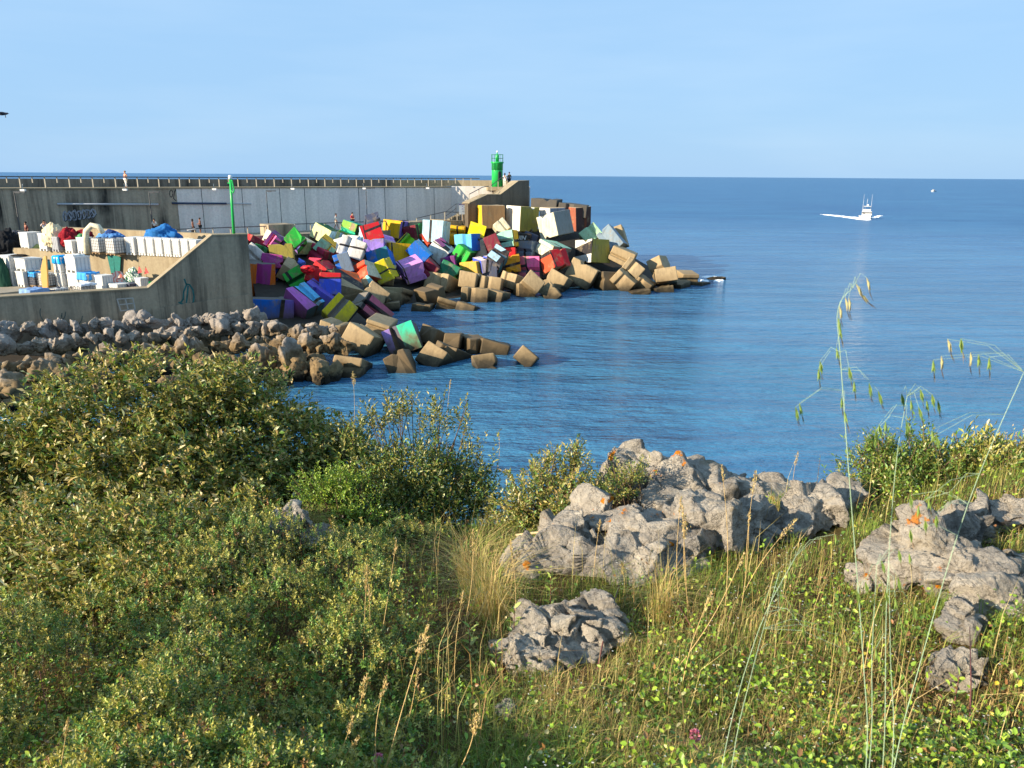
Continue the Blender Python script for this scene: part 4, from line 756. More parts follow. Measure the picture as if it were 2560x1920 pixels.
street_lamp(374, 560, 480, 'thin dark lamp post against the stained wall right of the graffiti'); street_lamp(38, 560, 480, 'thin dark lamp post near the left edge of the stained wall')
for i_, px in enumerate((62, 315, 537, 731, 909, 1066)):
    q = np.array(W2(wt(px, .1), .12, ZW)); r_ = tag(empty('flood_light', q), ['small floodlight hanging from the walkway edge, nearest the left edge', 'small floodlight under the feet of the person in white trousers', 'small floodlight just left of the green beacon pole', 'small floodlight between the first lamp post and the white shirted walker', 'small floodlight above the lamp post right of the red shirt', 'small floodlight nearest the lit end of the wall'][i_], 'floodlight', 'floodlights under the walkway')
    MB().tube([(0, 0, .35), (.12, -.3, -.05)], .03).build('bracket', M['steel'], r_); MB().box(.02, .40, -.52, -.26, -.24, -.08).build('lamp_head', M['white'], r_)
M['pipe'] = simple('grey pipe', c(176, 178, 182), .5, .1); M['blue pipe'] = simple('blue black pipe', c(40, 54, 84), .5, .2)
for nm, xa, xb, y_, mt, lb_ in (('pipe', 143, 396, 510, 'pipe', 'pale pipe fixed along the stained wall above the graffiti'), ('pipe', 430, 566, 508, 'blue pipe', 'blue black pipe fixed along the wall across the dark and pale parts'), ('pipe', 568, 628, 509, 'pipe', 'short thin pale pipe behind the green beacon pole')):
    ta, tb = wt(xa, .12), wt(xb, .12); qa_, qb_ = onplane(xa, y_, wA + wn * .12, wn), onplane(xb, y_ + 1, wA + wn * .12, wn)
    tag(MB().tube([qa_, qb_], .09 if xa < 500 else .045, 8).build(nm, M[mt], None, True), lb_, 'pipe')
M['silver'] = simple('silver spray paint', c(150, 152, 160), .5, .25, 4); M['ink'] = simple('black spray paint', c(24, 24, 26), .6, .1); M['teal line'] = simple('teal spray paint', c(36, 100, 96), .7, .35, 3); M['pale chalk'] = simple('pale paint line', c(176, 172, 162), .7, .3, 3); M['faint line'] = simple('faded paint', c(84, 92, 84), .8, .3, 3)
def stroke(mb, pts, wpx, A_, n_, off):     # painted line of the given pixel width on a wall plane, 4 mm proud
    an = np.array(A_) + np.array(n_) * off; q = [onplane(x, y, an, n_) for x, y in pts]; n3 = Vector((n_[0], n_[1], 0))
    for a_, b_ in zip(q[:-1], q[1:]):
        a_, b_ = Vector(a_), Vector(b_); d = (b_ - a_)
        if d.length < 1e-5: continue
        w = d.cross(n3).normalized() * wpx * a_.y / FOC / 2; e_ = d.normalized() * wpx * a_.y / FOC * .3
        mb.prism([a_ - e_ + w, b_ + e_ + w, b_ + e_ - w, a_ - e_ - w], n3 * .004)
gf = MB(); gi = MB(); rg_ = random.Random(4)
for k in range(7):                       # rounded, unreadable spray letters
    cx, cy = 163 + k * 11.5, 541 - k * 1.2; ring = [(cx + 6 * math.cos(a_) + rg_.uniform(-1.5, 1.5), cy + 11 * math.sin(a_) + rg_.uniform(-2, 2)) for a_ in [i * .785 for i in range(8)]]
    stroke(gf, ring + ring[:1], 3.4, wA, wn, .012); stroke(gi, [(x + 2, y + 2) for x, y in ring[:6]], 1.3, wA, wn, .02)
    stroke(gf, [(cx - 3, cy - 6), (cx + rg_.uniform(-3, 4), cy + 5)], 2.6, wA, wn, .014)
g_ = tag(gf.build('graffiti', M['silver']), 'silver bubble graffiti on the stained breakwater wall', 'graffiti'); gi.build('outline', M['ink'], g_)
gl = MB(); stroke(gl, [(428 + 4 * math.cos(a_ * .6), 484 + 9 * math.sin(a_ * .6)) for a_ in range(11)], 1.6, wA, wn, .012); stroke(gl, [(442, 470), (436, 480), (434, 496), (440, 502)], 1.8, wA, wn, .012)
tag(gl.build('graffiti', M['ink']), 'thin black scrawl on the stained wall just left of the pale painted part', 'graffiti')
gw = MB()
for q in ([(293, 748), (332, 745)], [(332, 745), (338, 773)], [(338, 773), (302, 777)], [(302, 777), (293, 748)], [(313, 746), (321, 775)], [(296, 762), (336, 758)]): stroke(gw, q, 3.0, hA, hn, .006)
tag(gw.build('painted_window', M['pale chalk']), 'four paned window outline painted in pale lines on the harbour wall', 'graffiti')
ga = MB()
for q in ([(461, 698), (466, 712), (459, 730), (458, 748), (452, 756)], [(466, 710), (474, 712), (482, 724), (485, 742), (483, 756), (474, 764), (460, 762), (447, 756)], [(470, 716), (468, 740), (466, 756)]): stroke(ga, q, 4.0, hA, hn, .006)
tag(ga.build('graffiti', M['teal line']), 'teal spray drawing like a figure eight on the sloping part of the harbour wall', 'graffiti')
gc = MB()
for cx, cy, r_ in ((132, 780, 32), (180, 790, 26)): stroke(gc, [(cx + r_ * math.cos(a_ * .262), cy + r_ * math.sin(a_ * .262)) for a_ in range(0, 14)], 2.2, hA, hn, .006)
tag(gc.build('graffiti', M['faint line']), 'two faint large curves sprayed low on the left of the harbour wall', 'graffiti')
# scrawl on the blackish block
# ---------------- fishing gear on the terraces ----------------
M['plastic'] = simple('white plastic', c(212, 210, 204), .5, .08, 4); M['plastic grey'] = simple('grey plastic', c(150, 152, 156), .5, .1, 4); M['plastic dark'] = simple('navy plastic', c(52, 58, 78), .5, .1, 4)
M['wire'] = simple('cage wire', c(120, 122, 126), .4, .1, 5, .5); M['wood'] = simple('pallet wood', c(150, 120, 84), .8, .2, 8); M['groove'] = simple('moulded recess', c(188, 188, 186), .6, .1)
BA = rad(-28)                          # the gear is set square to the terrace
def root_at(name, x, y, zq, label, cat, group=None, rz=BA):
    q = G(x, y, zq); r_ = tag(empty(name, q, rz), label, cat, group); return r_, q[1] / FOC
def rib_box(w, d, h, foot=.12):        # moulded fish bin: body on three runners, ribs on the sides
    b_ = MB().box(-w / 2, w / 2, -d / 2, d / 2, foot, h)
    rb = MB()
    for i in range(4):
        x_ = -w / 2 + (i + .5) * w / 4; rb.box(x_ - .035, x_ + .035, -d / 2 - .014, -d / 2 - .002, foot + .02, h - .1)
        y_ = -d / 2 + (i + .5) * d / 4; rb.box(-w / 2 - .014, -w / 2 - .002, y_ - .035, y_ + .035, foot + .02, h - .1); rb.box(w / 2 + .002, w / 2 + .014, y_ - .035, y_ + .035, foot + .02, h - .1)
    rm = MB(); e_ = .018
    rm.box(-w / 2 - e_, w / 2 + e_, -d / 2 - e_, -d / 2 + .02, h - .09, h + .004).box(-w / 2 - e_, w / 2 + e_, d / 2 - .02, d / 2 + e_, h - .09, h + .004).box(-w / 2 - e_, -w / 2 + .02, -d / 2 + .02, d / 2 - .02, h - .09, h + .004).box(w / 2 - .02, w / 2 + e_, -d / 2 + .02, d / 2 - .02, h - .09, h + .004)
    ft = [MB().box(x_ - .07, x_ + .07, -d / 2, d / 2, 0, foot - .002) for x_ in (-w / 2 + .07, 0, w / 2 - .07)]
    return b_, rb, rm, ft
BINGRP = 'white fish bins on the terraces'
def fish_bin(x, y, zq, wpx, hpx, label, mat='plastic', dr=1.0, z0_=0.0, group=BINGRP, rz=BA):
    r_, k = root_at('fish_bin', x, y, zq, label, 'bin', group, rz); r_.location.z += z0_
    w, h = wpx * k, hpx * k; b_, rb, rm, ft = rib_box(w, w * dr, h, min(.14, h * .14))
    b_.build('body', M[mat], r_, bevel=.02); rb.build('ribs', M['groove' if mat == 'plastic' else mat], r_); rm.build('rim', M[mat], r_)
    for f_ in ft: f_.build('runner', M[mat], r_)
    return r_
def ibc(x, y, zq, wpx, hpx, label, fill='plastic', z0_=0.0):
    r_, k = root_at('tank_container', x, y, zq, label, 'tank', 'caged liquid tanks'); r_.location.z += z0_
    w, h = wpx * k, hpx * k
    MB().box(-w / 2, w / 2, -w / 2, w / 2, .14, h - .06).build('tank', M[fill], r_, bevel=.06)
    MB().lathe([(.12, h - .06), (.12, h)], 10).build('cap', M['plastic dark'], r_)
    cg = MB(); e_ = w / 2 + .03
    for i in range(6):
        z_ = .16 + i * (h - .2) / 5
        for a_, b_ in (((-e_, -e_), (e_, -e_)), ((e_, -e_), (e_, e_)), ((e_, e_), (-e_, e_)), ((-e_, e_), (-e_, -e_))): cg.tube([(a_[0], a_[1], z_), (b_[0], b_[1], z_)], .014, 4)
    for i in range(6):
        u_ = -e_ + i * 2 * e_ / 5
        for q in ((u_, -e_), (u_, e_), (-e_, u_), (e_, u_)): cg.tube([(q[0], q[1], .12), (q[0], q[1], h - .02)], .014, 4)
    cg.build('cage', M['wire'], r_)
    pl = MB()
    for i in range(5): pl.box(-e_, e_, -e_ + i * 2 * e_ / 5, -e_ + (i + .7) * 2 * e_ / 5, .09, .12)
    for i in (-1, 0, 1): pl.box(i * (e_ - .06) - .05, i * (e_ - .06) + .05, -e_, e_, 0, .088)
    pl.build('pallet', M['wood'], r_); return r_
def heap(name, x, y, zq, rx, ry, rz, col, seed, label, cat, stripes=None, z0_=0.0, folds=.22, yoff=0):
    base_ = (620 + .03 * x) if zq == ZQ else 716; q = G(x, base_, zq); k = q[1] / FOC; q = q + np.array([0, 0, (base_ - y) * k]); V_, F_ = ICO[5 if rx > 24 else 4]; r_ = np.random.RandomState(seed)
    p_ = V_ * (1 + folds * fbm(V_ * 2.0 + seed, 4) + folds * .8 * (fbm(V_ * np.array([5, 5, 1.5]) + seed, 3, True) - .3))[:, None]
    p_ = p_ * np.array([rx * k, max(ry * k, .2), rz * k]); p_[:, 2] = np.where(p_[:, 2] < 0, p_[:, 2] * .5, p_[:, 2])
    base = np.array([col] * len(V_)) * (1 + .25 * fbm(V_ * 9 + seed, 2))[:, None]
    if stripes is not None:
        w_ = np.sin((p_[:, 0] * .9 + p_[:, 2] * .5 + .12 * fbm(V_ * 3, 2)) * 24 / (rx * k)) > .1; base[w_] = np.array(stripes)
    o = link(name, npmesh(name, p_, F_, M['net'], True, np.clip(base, .005, 1))); o.location = q + np.array([0, yoff, 0]); return tag(o, label, cat)
M['net'] = tinted('net twine', .9, 0.0, .1)
def tarp(name, x, y, zq, wpx, hpx, drop, col, seed, label, z0_):       # cloth lying over a box, edges hanging
    q = G(x, y, zq); k = q[1] / FOC; n_ = 26; w = wpx * k; u_ = np.linspace(-1, 1, n_); X_, Y_ = np.meshgrid(u_, u_)
    rr_ = np.maximum(np.abs(X_), np.abs(Y_)); sc = np.where(rr_ > .62, .62 / rr_ * (1 + .14 * (rr_ - .62)), 1.0)
    Z_ = np.where(rr_ > .62, -(rr_ - .62) * drop * k / .38, 0) + .05 * fbm(np.c_[X_.ravel() * 3, Y_.ravel() * 3, 0 * X_.ravel() + seed], 3).reshape(n_, n_) + .04
    rip = 1 + .06 * np.sin(9 * np.arctan2(Y_, X_) + seed) * (rr_ > .62)
    p_ = np.c_[(X_ * sc * rip * w / 1.2).ravel(), (Y_ * sc * rip * w / 1.2).ravel(), Z_.ravel()]; id_ = np.arange(n_ * n_).reshape(n_, n_)
    F_ = np.stack([id_[:-1, :-1], id_[:-1, 1:], id_[1:, 1:], id_[1:, :-1]], -1).reshape(-1, 4)
    o = link(name, npmesh(name, p_, F_, M['net'], True, np.clip(np.array([col] * len(p_)) * (1 + .3 * fbm(p_ * 4, 2))[:, None], .01, 1)))
    o.location = q + np.array([0, 0, z0_]); o.rotation_euler = (0, 0, BA); so_ = o.modifiers.new('cloth thickness', 'SOLIDIFY'); so_.thickness = .012; return tag(o, label, 'tarpaulin')
kU, kL = 58.0 / FOC, 53.0 / FOC
heap('fishing_net', 22, 620, ZQ, 34, 30, 42, c(26, 28, 32), 1, 'large black heap of fishing net at the left end of the upper terrace', 'net')
heap('fishing_net', 5, 613, ZQ, 16, 14, 30, c(120, 116, 100), 2, 'grey tangle of net in front of the large black net heap', 'net')
ibc(43, 617, ZQ, 20, 40, 'small caged tank with red load beside the large black net heap', 'plastic dark')
fish_bin(80, 622, ZQ, 34, 41, 'first white bin from the left on the upper terrace'); fish_bin(124, 626, ZQ, 30, 42, 'white bin half under the cream net bundle'); fish_bin(152, 628, ZQ, 26, 36, 'white bin hidden behind the cream net bundle', 'plastic grey')
heap('fishing_net', 92, 627, ZQ, 11, 10, 16, c(150, 156, 96), 3, 'small coil of green rope on a pallet before the first upper bin', 'rope')
heap('fishing_net', 152, 600, ZQ, 26, 22, 38, c(214, 196, 158), 4, 'cream net bundle draped over white bins', 'net', z0_=.3, yoff=-.6)
fish_bin(187, 631, ZQ, 28, 30, 'white bin under the maroon net')
heap('fishing_net', 190, 604, ZQ, 27, 22, 32, c(134, 30, 40), 5, 'maroon net bundle sagging over a white bin', 'net', z0_=.35, yoff=-.6); heap('fishing_net', 216, 590, ZQ, 22, 14, 14, c(126, 28, 38), 6, 'maroon net tail lying right of the maroon bundle', 'net', z0_=.5)
fish_bin(216, 632, ZQ, 26, 38, 'white bin under the green striped net'); heap('fishing_net', 216, 606, ZQ, 20, 16, 20, c(90, 150, 100), 7, 'green striped net over a white bin', 'net', c(60, 112, 76), .5, yoff=-.5)
ibc(254, 634, ZQ, 29, 40, 'caged white tank standing left of its twin on the upper terrace'); ibc(292, 637, ZQ, 32, 42, 'caged white tank standing right of its twin on the upper terrace')
q0_ = G(240, 632, ZQ)
tag(MB().tube([q0_ + np.array([x_ * kU, -.7, z_ * kU]) for x_, z_ in ((-8, 0), (-9, 30), (-4, 54), (10, 68), (26, 66), (36, 50))], 8 * kU, 9, 6 * kU).build('net_roll', simple('cream net', c(220, 208, 178), .9, .25, 7), None, True), 'cream roll of net arching beside the caged tanks', 'net')
heap('fishing_net', 280, 594, ZQ, 32, 18, 14, c(84, 132, 190), 8, 'pale blue net lying on top of the two caged tanks', 'net', z0_=1.1); heap('fishing_net', 283, 590, ZQ, 14, 12, 14, c(40, 62, 110), 9, 'dark blue bundle on the pale blue net', 'net', z0_=1.35)
RZ = math.atan2(tu[1], tu[0])
for i in range(8): fish_bin(340 + i * 21.5 + (4 if i else 0), 636 + i * 1.0, ZQ, 26 if i == 0 else 20.5, 43, '%s white bin from the left in the long upper row' % ORD[i], dr=1.3, rz=RZ)
heap('fishing_net', 392, 604, ZQ, 46, 26, 34, c(44, 104, 164), 11, 'big blue net heap behind the long row of white bins', 'net', z0_=.2, yoff=1.2); heap('fishing_net', 470, 606, ZQ, 26, 12, 10, c(206, 190, 156), 12, 'pale net lying on the long row of bins', 'net', z0_=1.1)
tag(MB().box(-.06, .06, -.9, 1.2, 0, .05).build('plank', M['white']), 'narrow white plank lying on the long row of bins', 'plank').location = G(482, 600, ZQ) + np.array([0, 0, .9])
# lower terrace
heap('fishing_net', 8, 712, ZL, 20, 12, 66, c(38, 72, 58), 13, 'dark green netting hanging at the left edge of the lower terrace', 'net', folds=.12)
for z_, lb_ in ((0, 'lower bin of the tall white stack at the left of the lower terrace'), (37 * kL * 1.02, 'upper bin of the tall white stack at the left of the lower terrace')): fish_bin(40, 712, ZL, 34, 38, lb_, z0_=z_)
fish_bin(68, 715, ZL, 30, 38, 'white bin with red marks under the open crate'); fish_bin(80, 714, ZL, 42, 30, 'open white crate stacked on the red marked bin', z0_=38 * kL * 1.05)
heap('tool_pile', 62, 640, ZL, 22, 8, 4, c(40, 38, 36), 14, 'dark tools lying on the tall white stack', 'tools', z0_=.62)
br, k = root_at('oil_drum', 48, 713, ZL, 'black drum with a white disc and red letters beside the tall white stack', 'drum')
MB().lathe([(8 * k, 0), (8 * k, 34 * k), (7.6 * k, 34.5 * k)], 18).build('drum', M['ink'], br, True)
M['red'] = simple('red paint', c(190, 36, 40), .5, .1); an_ = rad(-128) - BA + rad(10)
fr_ = Matrix.Translation((0, 0, 19 * k)) @ Matrix.Rotation(an_ + rad(90), 4, 'Z')
MB().prism([fr_ @ Vector((6.4 * k * math.cos(a_ * .4488), -8.3 * k, 5 * k * math.sin(a_ * .4488))) for a_ in range(14)], fr_.to_3x3() @ Vector((0, .5 * k, 0))).build('label_disc', M['white'], br)
fc = bpy.data.curves.new('letters', 'FONT'); fc.body = 'RT'; fc.size = 7.4 * k; fc.align_x = 'CENTER'; fc.align_y = 'CENTER'; fc.extrude = .004
ft_ = link('letters', fc); bpy.context.view_layer.update(); lm = bpy.data.meshes.new_from_object(ft_.evaluated_get(bpy.context.evaluated_depsgraph_get())); bpy.data.objects.remove(ft_); lm.materials.clear(); lm.materials.append(M['red'])
fo_ = link('letters', lm, br); fo_.matrix_local = fr_ @ Matrix.Translation((0, -8.5 * k, 0)) @ Matrix.Rotation(rad(90), 4, 'X')
ibc(95, 716, ZL, 26, 34, 'caged tank with dark contents under a blue cover', 'plastic dark'); tarp('tarpaulin', 95, 716, ZL, 26, 0, 12, c(60, 150, 210), 21, 'blue and white cover on the caged dark tank', 34 * kL * 1.05)
ibc(122, 718, ZL, 30, 38, 'caged white tank left of the orange board')
for x_, y_, lb_ in ((113, 680, 'left teal barrel standing behind the caged white tank'), (125, 682, 'right teal barrel standing behind the caged white tank')):
    b2, k = root_at('barrel', x_, y_ + 32, ZL, lb_, 'barrel', 'teal barrels'); b2.location.y += .1; b2.location.z += 1.08
    MB().lathe([(6 * k, 0), (6.6 * k, 10 * k), (6.6 * k, 14 * k), (6 * k, 25 * k), (5 * k, 25.2 * k)], 14).build('body', simple('teal plastic', c(40, 118, 124), .5, .1), b2, True); MB().lathe([(6.3 * k, 24 * k), (6.3 * k, 26 * k)], 14).build('rim', M['blue pipe'], b2)
qb = G(141, 716, ZL); k = qb[1] / FOC
bp = [(-7, 0), (-10, 24), (-9, 48), (-3, 70), (3, 80), (7, 78), (7, 40), (6, 0)]
o = MB().prism([qb + np.array([x_ * k, -1.3 + .004 * z_, z_ * k]) for x_, z_ in bp], (.03, .10, 0)).build('board', simple('orange board', c(214, 160, 78), .6, .1, 3), None, bevel=.03); tag(o, 'tall curved orange board leaning between tank and bins', 'board')
for z_, lb_ in ((0, 'lower bin of the red marked stack right of the orange board'), (38 * kL * 1.02, 'upper bin of the red marked stack right of the orange board')): fish_bin(163, 718, ZL, 27, 37, lb_, z0_=z_)
tarp('tarpaulin', 163, 718, ZL, 27, 0, 20, c(30, 150, 216), 22, 'bright blue cover on the red marked stack', 76 * kL * 1.03)
for z_, lb_ in ((0, 'lower bin of the widest white stack in the middle of the lower terrace'), (39 * kL * 1.02, 'upper bin of the widest white stack in the middle of the lower terrace')): fish_bin(203, 719, ZL, 40, 39, lb_, z0_=z_)
tarp('tarpaulin', 200, 719, ZL, 30, 0, 8, c(216, 214, 208), 23, 'white sheet peaked on the widest white stack', 79 * kL * 1.04)
fish_bin(228, 722, ZL, 34, 38, 'bin wrapped in blue and white sheet beside the maroon net'); tarp('tarpaulin', 226, 722, ZL, 36, 0, 18, c(70, 150, 216), 24, 'blue and white sheet over a bin left of the plain white bin', 38 * kL * 1.05)
heap('fishing_net', 243, 716, ZL, 13, 10, 16, c(126, 30, 36), 15, 'small maroon net hanging from the blue and white sheet', 'net', yoff=-.8, z0_=.3)
fish_bin(264, 729, ZL, 29, 42, 'plain white bin nearest the harbour wall')
tq = onplane(286, 640, T0[:2] + tn * .42, tn); k = tq[1] / FOC; hc = MB()
for x0, x1, xb0, xb1, ln2 in ((-20, 0, -14, -4, 54), (0, 22, -2, 10, 58)):
    pts_ = [(x0, -2), (x1, -4), (xb1, -ln2), (xb0, -ln2 + 4)]; hc.prism([tq + np.array([x_ * k * tu[0] + tn[0] * .03, x_ * k * tu[1] + tn[1] * .03, z_ * k + .1]) for x_, z_ in pts_], (tn[0] * .06, tn[1] * .06, 0))
tag(hc.build('hanging_cloth', simple('teal cloth', c(30, 112, 104), .9, .25, 6)), 'two tails of teal cloth hanging down the sunlit retaining wall', 'cloth')
heap('fishing_net', 300, 722, ZL, 24, 16, 40, c(206, 110, 92), 16, 'red and white striped net heap', 'net', c(222, 206, 190)); heap('fishing_net', 336, 716, ZL, 26, 18, 42, c(216, 214, 196), 17, 'white and green striped net heap beside the orange flags', 'net', c(50, 112, 84))
fish_bin(300, 730, ZL, 34, 22, 'low white crate in front of the striped nets', group=None); fish_bin(330, 728, ZL, 30, 21, 'low navy crate right of the low white crate', 'plastic dark', group=None); fish_bin(357, 728, ZL, 22, 34, 'white crate at the foot of the sloping wall', group=None)
qf = G(368, 722, ZL); k = qf[1] / FOC; fl_ = tag(empty('marker_buoys', qf), 'bundle of marker poles with orange and red flags at the foot of the slope', 'buoys')
for x_, z_, col in ((-14, 58, 'red'), (2, 56, 'red'), (0, 26, 'orange')):
    MB().tube([(x_ * k * .4, 0, 0), (x_ * k, 0, z_ * k)], .02, 5).build('pole', M['wood'], fl_)
    if col not in M: M[col] = simple('orange cloth', c(226, 92, 44), .8, .1)
    MB().prism([(x_ * k, 0, z_ * k), (x_ * k + 8 * k, -.1, (z_ - 16) * k), (x_ * k - 6 * k, .05, (z_ - 20) * k)], (0, .015, 0)).build('flag', M[col], fl_)
heap('fishing_net', 375, 712, ZL, 10, 8, 9, c(40, 150, 80), 18, 'small green net by the orange flags', 'net', z0_=.3)
for i, (x_, w_, lb_) in enumerate(((88, 30, 'low tank covered by a crumpled blue sheet behind the harbour wall'), (150, 32, 'caged tank with grey green net along the harbour wall'), (212, 36, 'caged tank with pale rim along the harbour wall'))): ibc(x_, 749 - i * 5.5, ZL, w_, 26, lb_)
tarp('tarpaulin', 88, 749, ZL, 46, 0, 16, c(120, 150, 190), 25, 'crumpled pale blue sheet on the low tank behind the harbour wall', 24 * kL); heap('fishing_net', 138, 745, ZL, 26, 16, 12, c(110, 140, 140), 19, 'grey green net on a caged tank along the harbour wall', 'net', z0_=.62); tarp('tarpaulin', 212, 738, ZL, 40, 0, 5, c(206, 212, 220), 26, 'pale sheet edge on the right hand caged tank along the harbour wall', 27 * kL)

# ---------------- people ----------------
SKIN = simple('skin', c(196, 140, 108), .6, .05); SKIN2 = simple('tanned skin', c(150, 96, 70), .6, .05)
def cloth(rgb): return simple('cloth', rgb, .85, .1, 8)
def figure(parent, name, joints, edges, mat, sub=1):
    ks = list(joints); me = bpy.data.meshes.new(name); me.from_pydata([joints[k][0] for k in ks], [(ks.index(a_), ks.index(b_)) for a_, b_ in edges], [])
    me.materials.append(mat); o = link(name, me, parent); md = o.modifiers.new('skin', 'SKIN'); md.use_smooth_shade = True
    for i, k in enumerate(ks):
        me.skin_vertices[0].data[i].radius = (joints[k][1],) * 2; me.skin_vertices[0].data[i].use_root = (i == 0)
    o.modifiers.new('smooth', 'SUBSURF').levels = sub; o.modifiers[-1].render_levels = sub; return o
def person(loc, hgt, face, label, top, bottom, hair, skin=SKIN, stride=.0, arms='down', longhair=False, skirt=False, bare_top=False, shorts=False):
    r_ = tag(empty('person', loc, face), label, 'person'); s_ = hgt / 1.72
    J = dict(pelvis=((0, 0, .93), .13), waist=((0, 0, 1.08), .115), chest=((0, .01, 1.28), .135), neck=((0, .01, 1.46), .05), head=((0, -.01, 1.54), .075), crown=((0, -.01, 1.66), .085))
    E_ = [('pelvis', 'waist'), ('waist', 'chest'), ('chest', 'neck'), ('neck', 'head'), ('head', 'crown')]
    J['nose'] = ((0, -.11, 1.585), .016); E_.append(('head', 'nose'))
    for sd_, nm in ((-1, 'l'), (1, 'r')):
        st_ = stride * sd_
        J['hip' + nm] = ((.09 * sd_, 0, .88), .10); J['knee' + nm] = ((.10 * sd_, -.10 * st_ - .01, .48), .062); J['ank' + nm] = ((.10 * sd_, -.30 * st_ + .06 * abs(st_), .08), .042); J['toe' + nm] = ((.11 * sd_, -.30 * st_ - .15, .03), .035)
        J['sho' + nm] = ((.18 * sd_, .01, 1.39), .062)
        if arms == 'down': el_, wr = (.25 * sd_, .05 + .06 * st_, 1.12), (.25 * sd_, -.05 + .18 * st_, .90)
        elif arms == 'up': el_, wr = (.30 * sd_, -.12, 1.22), (.12 * sd_, -.22, 1.50)
        else: el_, wr = (.26 * sd_, .02, 1.13), (.10 * sd_, -.20, 1.10)
        J['elb' + nm] = (el_, .042); J['wri' + nm] = (wr, .030)
        d_ = (Vector(wr) - Vector(el_)).normalized(); sw = d_.orthogonal().normalized(); palm = Vector(wr) + d_ * .07
        J['palm' + nm] = (tuple(palm), .034); E_ += [('pelvis', 'hip' + nm), ('hip' + nm, 'knee' + nm), ('knee' + nm, 'ank' + nm), ('ank' + nm, 'toe' + nm), ('chest', 'sho' + nm), ('sho' + nm, 'elb' + nm), ('elb' + nm, 'wri' + nm), ('wri' + nm, 'palm' + nm)]
        for f_ in range(4):
            J['fin%d%s' % (f_, nm)] = (tuple(palm + d_ * (.085 - .008 * abs(f_ - 1.5)) + sw * (f_ - 1.5) * .021), .009); E_.append(('palm' + nm, 'fin%d%s' % (f_, nm)))
        J['thu' + nm] = (tuple(Vector(wr) + d_ * .07 + sw * -.06), .010); E_.append(('wri' + nm, 'thu' + nm))
    J = {k: (tuple(v * s_ for v in p_), rr_ * s_) for k, (p_, rr_) in J.items()}
    figure(r_, 'body', J, E_, skin)
    sub_ = lambda ks, gro: {k: (J[k][0], J[k][1] * gro) for k in ks}
    if not bare_top:
        ks = ['chest', 'waist', 'pelvis', 'shol', 'shor'] + (['elbl', 'elbr'] if arms != 'bare' else [])
        figure(r_, 'shirt', sub_(ks, 1.16), [('chest', 'waist'), ('waist', 'pelvis'), ('chest', 'shol'), ('chest', 'shor')] + ([('shol', 'elbl'), ('shor', 'elbr')] if arms != 'bare' else []), top)
    else: figure(r_, 'top', sub_(['chest', 'waist'], 1.13), [('chest', 'waist')], top)
    if skirt:
        MB().lathe([(.30 * s_, .18 * s_), (.22 * s_, .6 * s_), (.155 * s_, .96 * s_)], 12).build('skirt', bottom, r_, True)
    else:
        ks = ['pelvis', 'hipl', 'hipr', 'kneel', 'kneer'] + ([] if shorts else ['ankl', 'ankr'])
        figure(r_, 'shorts' if shorts else 'trousers', sub_(ks, 1.22), [('pelvis', 'hipl'), ('pelvis', 'hipr'), ('hipl', 'kneel'), ('hipr', 'kneer')] + ([] if shorts else [('kneel', 'ankl'), ('kneer', 'ankr')]), bottom)
    hd = Vector(J['crown'][0]); V_, F_ = ICO[4]; hv = V_ * np.array([.098, .112, .11]) * s_; hv[:, 1] += .022 * s_; hv[:, 2] = np.where(hv[:, 2] < -.02 * s_, hv[:, 2] * (2.6 if longhair else .7), hv[:, 2])
    o = link('hair', npmesh('hair', hv, F_, hair, True), r_); o.location = hd + Vector((0, .012, .006)) * s_
    return r_
DH = cloth(c(40, 30, 26)); LH = cloth(c(150, 104, 66)); TOC = rad(0)
WHT, RED, BLK_, NAV = cloth(c(226, 222, 214)), cloth(c(196, 28, 38)), cloth(c(26, 26, 30)), cloth(c(40, 46, 66))
onq = lambda px, off: np.array(W2(wt(px, off), off, ZQ + .22))
person(np.array(W2(wt(320, -1), -1.0, ZW)), 1.46, rad(-25), 'person in brown top and wide white trousers walking on top of the breakwater', cloth(c(130, 56, 44)), WHT, LH, stride=.5, arms='bent', bare_top=True)
person(onq(476, 2.6), 1.42, rad(100), '', BLK_, BLK_, DH, SKIN2, bare_top=True, skirt=True, longhair=True)['label'] = 'person in long black skirt standing at the promenade railing, left one of a pair'
person(onq(494, 2.4), 1.50, rad(-80), 'person in black shorts with hair bun at the promenade railing, right one of a pair', cloth(c(168, 120, 96)), BLK_, DH, SKIN2, bare_top=True, shorts=True, arms='bent')
person(onq(838, 2.2), 1.55, rad(80), 'person in white shirt and shorts walking along the promenade', WHT, cloth(c(200, 190, 178)), DH, SKIN2, stride=.7, shorts=True)
person(onq(879, 2.4), 1.62, rad(60), 'person in bright red shirt standing behind the lime speckled block', RED, NAV, DH, arms='bent')
person(onq(379, 1.5), 1.48, rad(10), 'person in white top and dark bottoms beside the stained wall', WHT, BLK_, DH)
person(onq(101, 2.0), 1.62, rad(40), 'person in pale shirt raising both hands to the face behind the low tan wall', cloth(c(196, 202, 208)), NAV, DH, arms='up')
person(onq(54, 2.2), 1.55, rad(-30), 'person in dark clothes with red scarf beside the large black net heap', cloth(c(90, 34, 34)), BLK_, DH, SKIN2)
person(P(1262, 462, 93.0) * np.array([1, 1, 0]) + np.array([0, 0, ZW]), 1.55, rad(160), 'person in white clothes stepping up beside the lighthouse', WHT, WHT, DH, SKIN2, longhair=True)
person(P(1273, 461, 93.4) * np.array([1, 1, 0]) + np.array([0, 0, ZW + .05]), 1.62, rad(200), 'person in olive shirt and dark shorts walking on the lighthouse platform', cloth(c(98, 96, 80)), BLK_, DH, SKIN2, stride=.4, shorts=True)
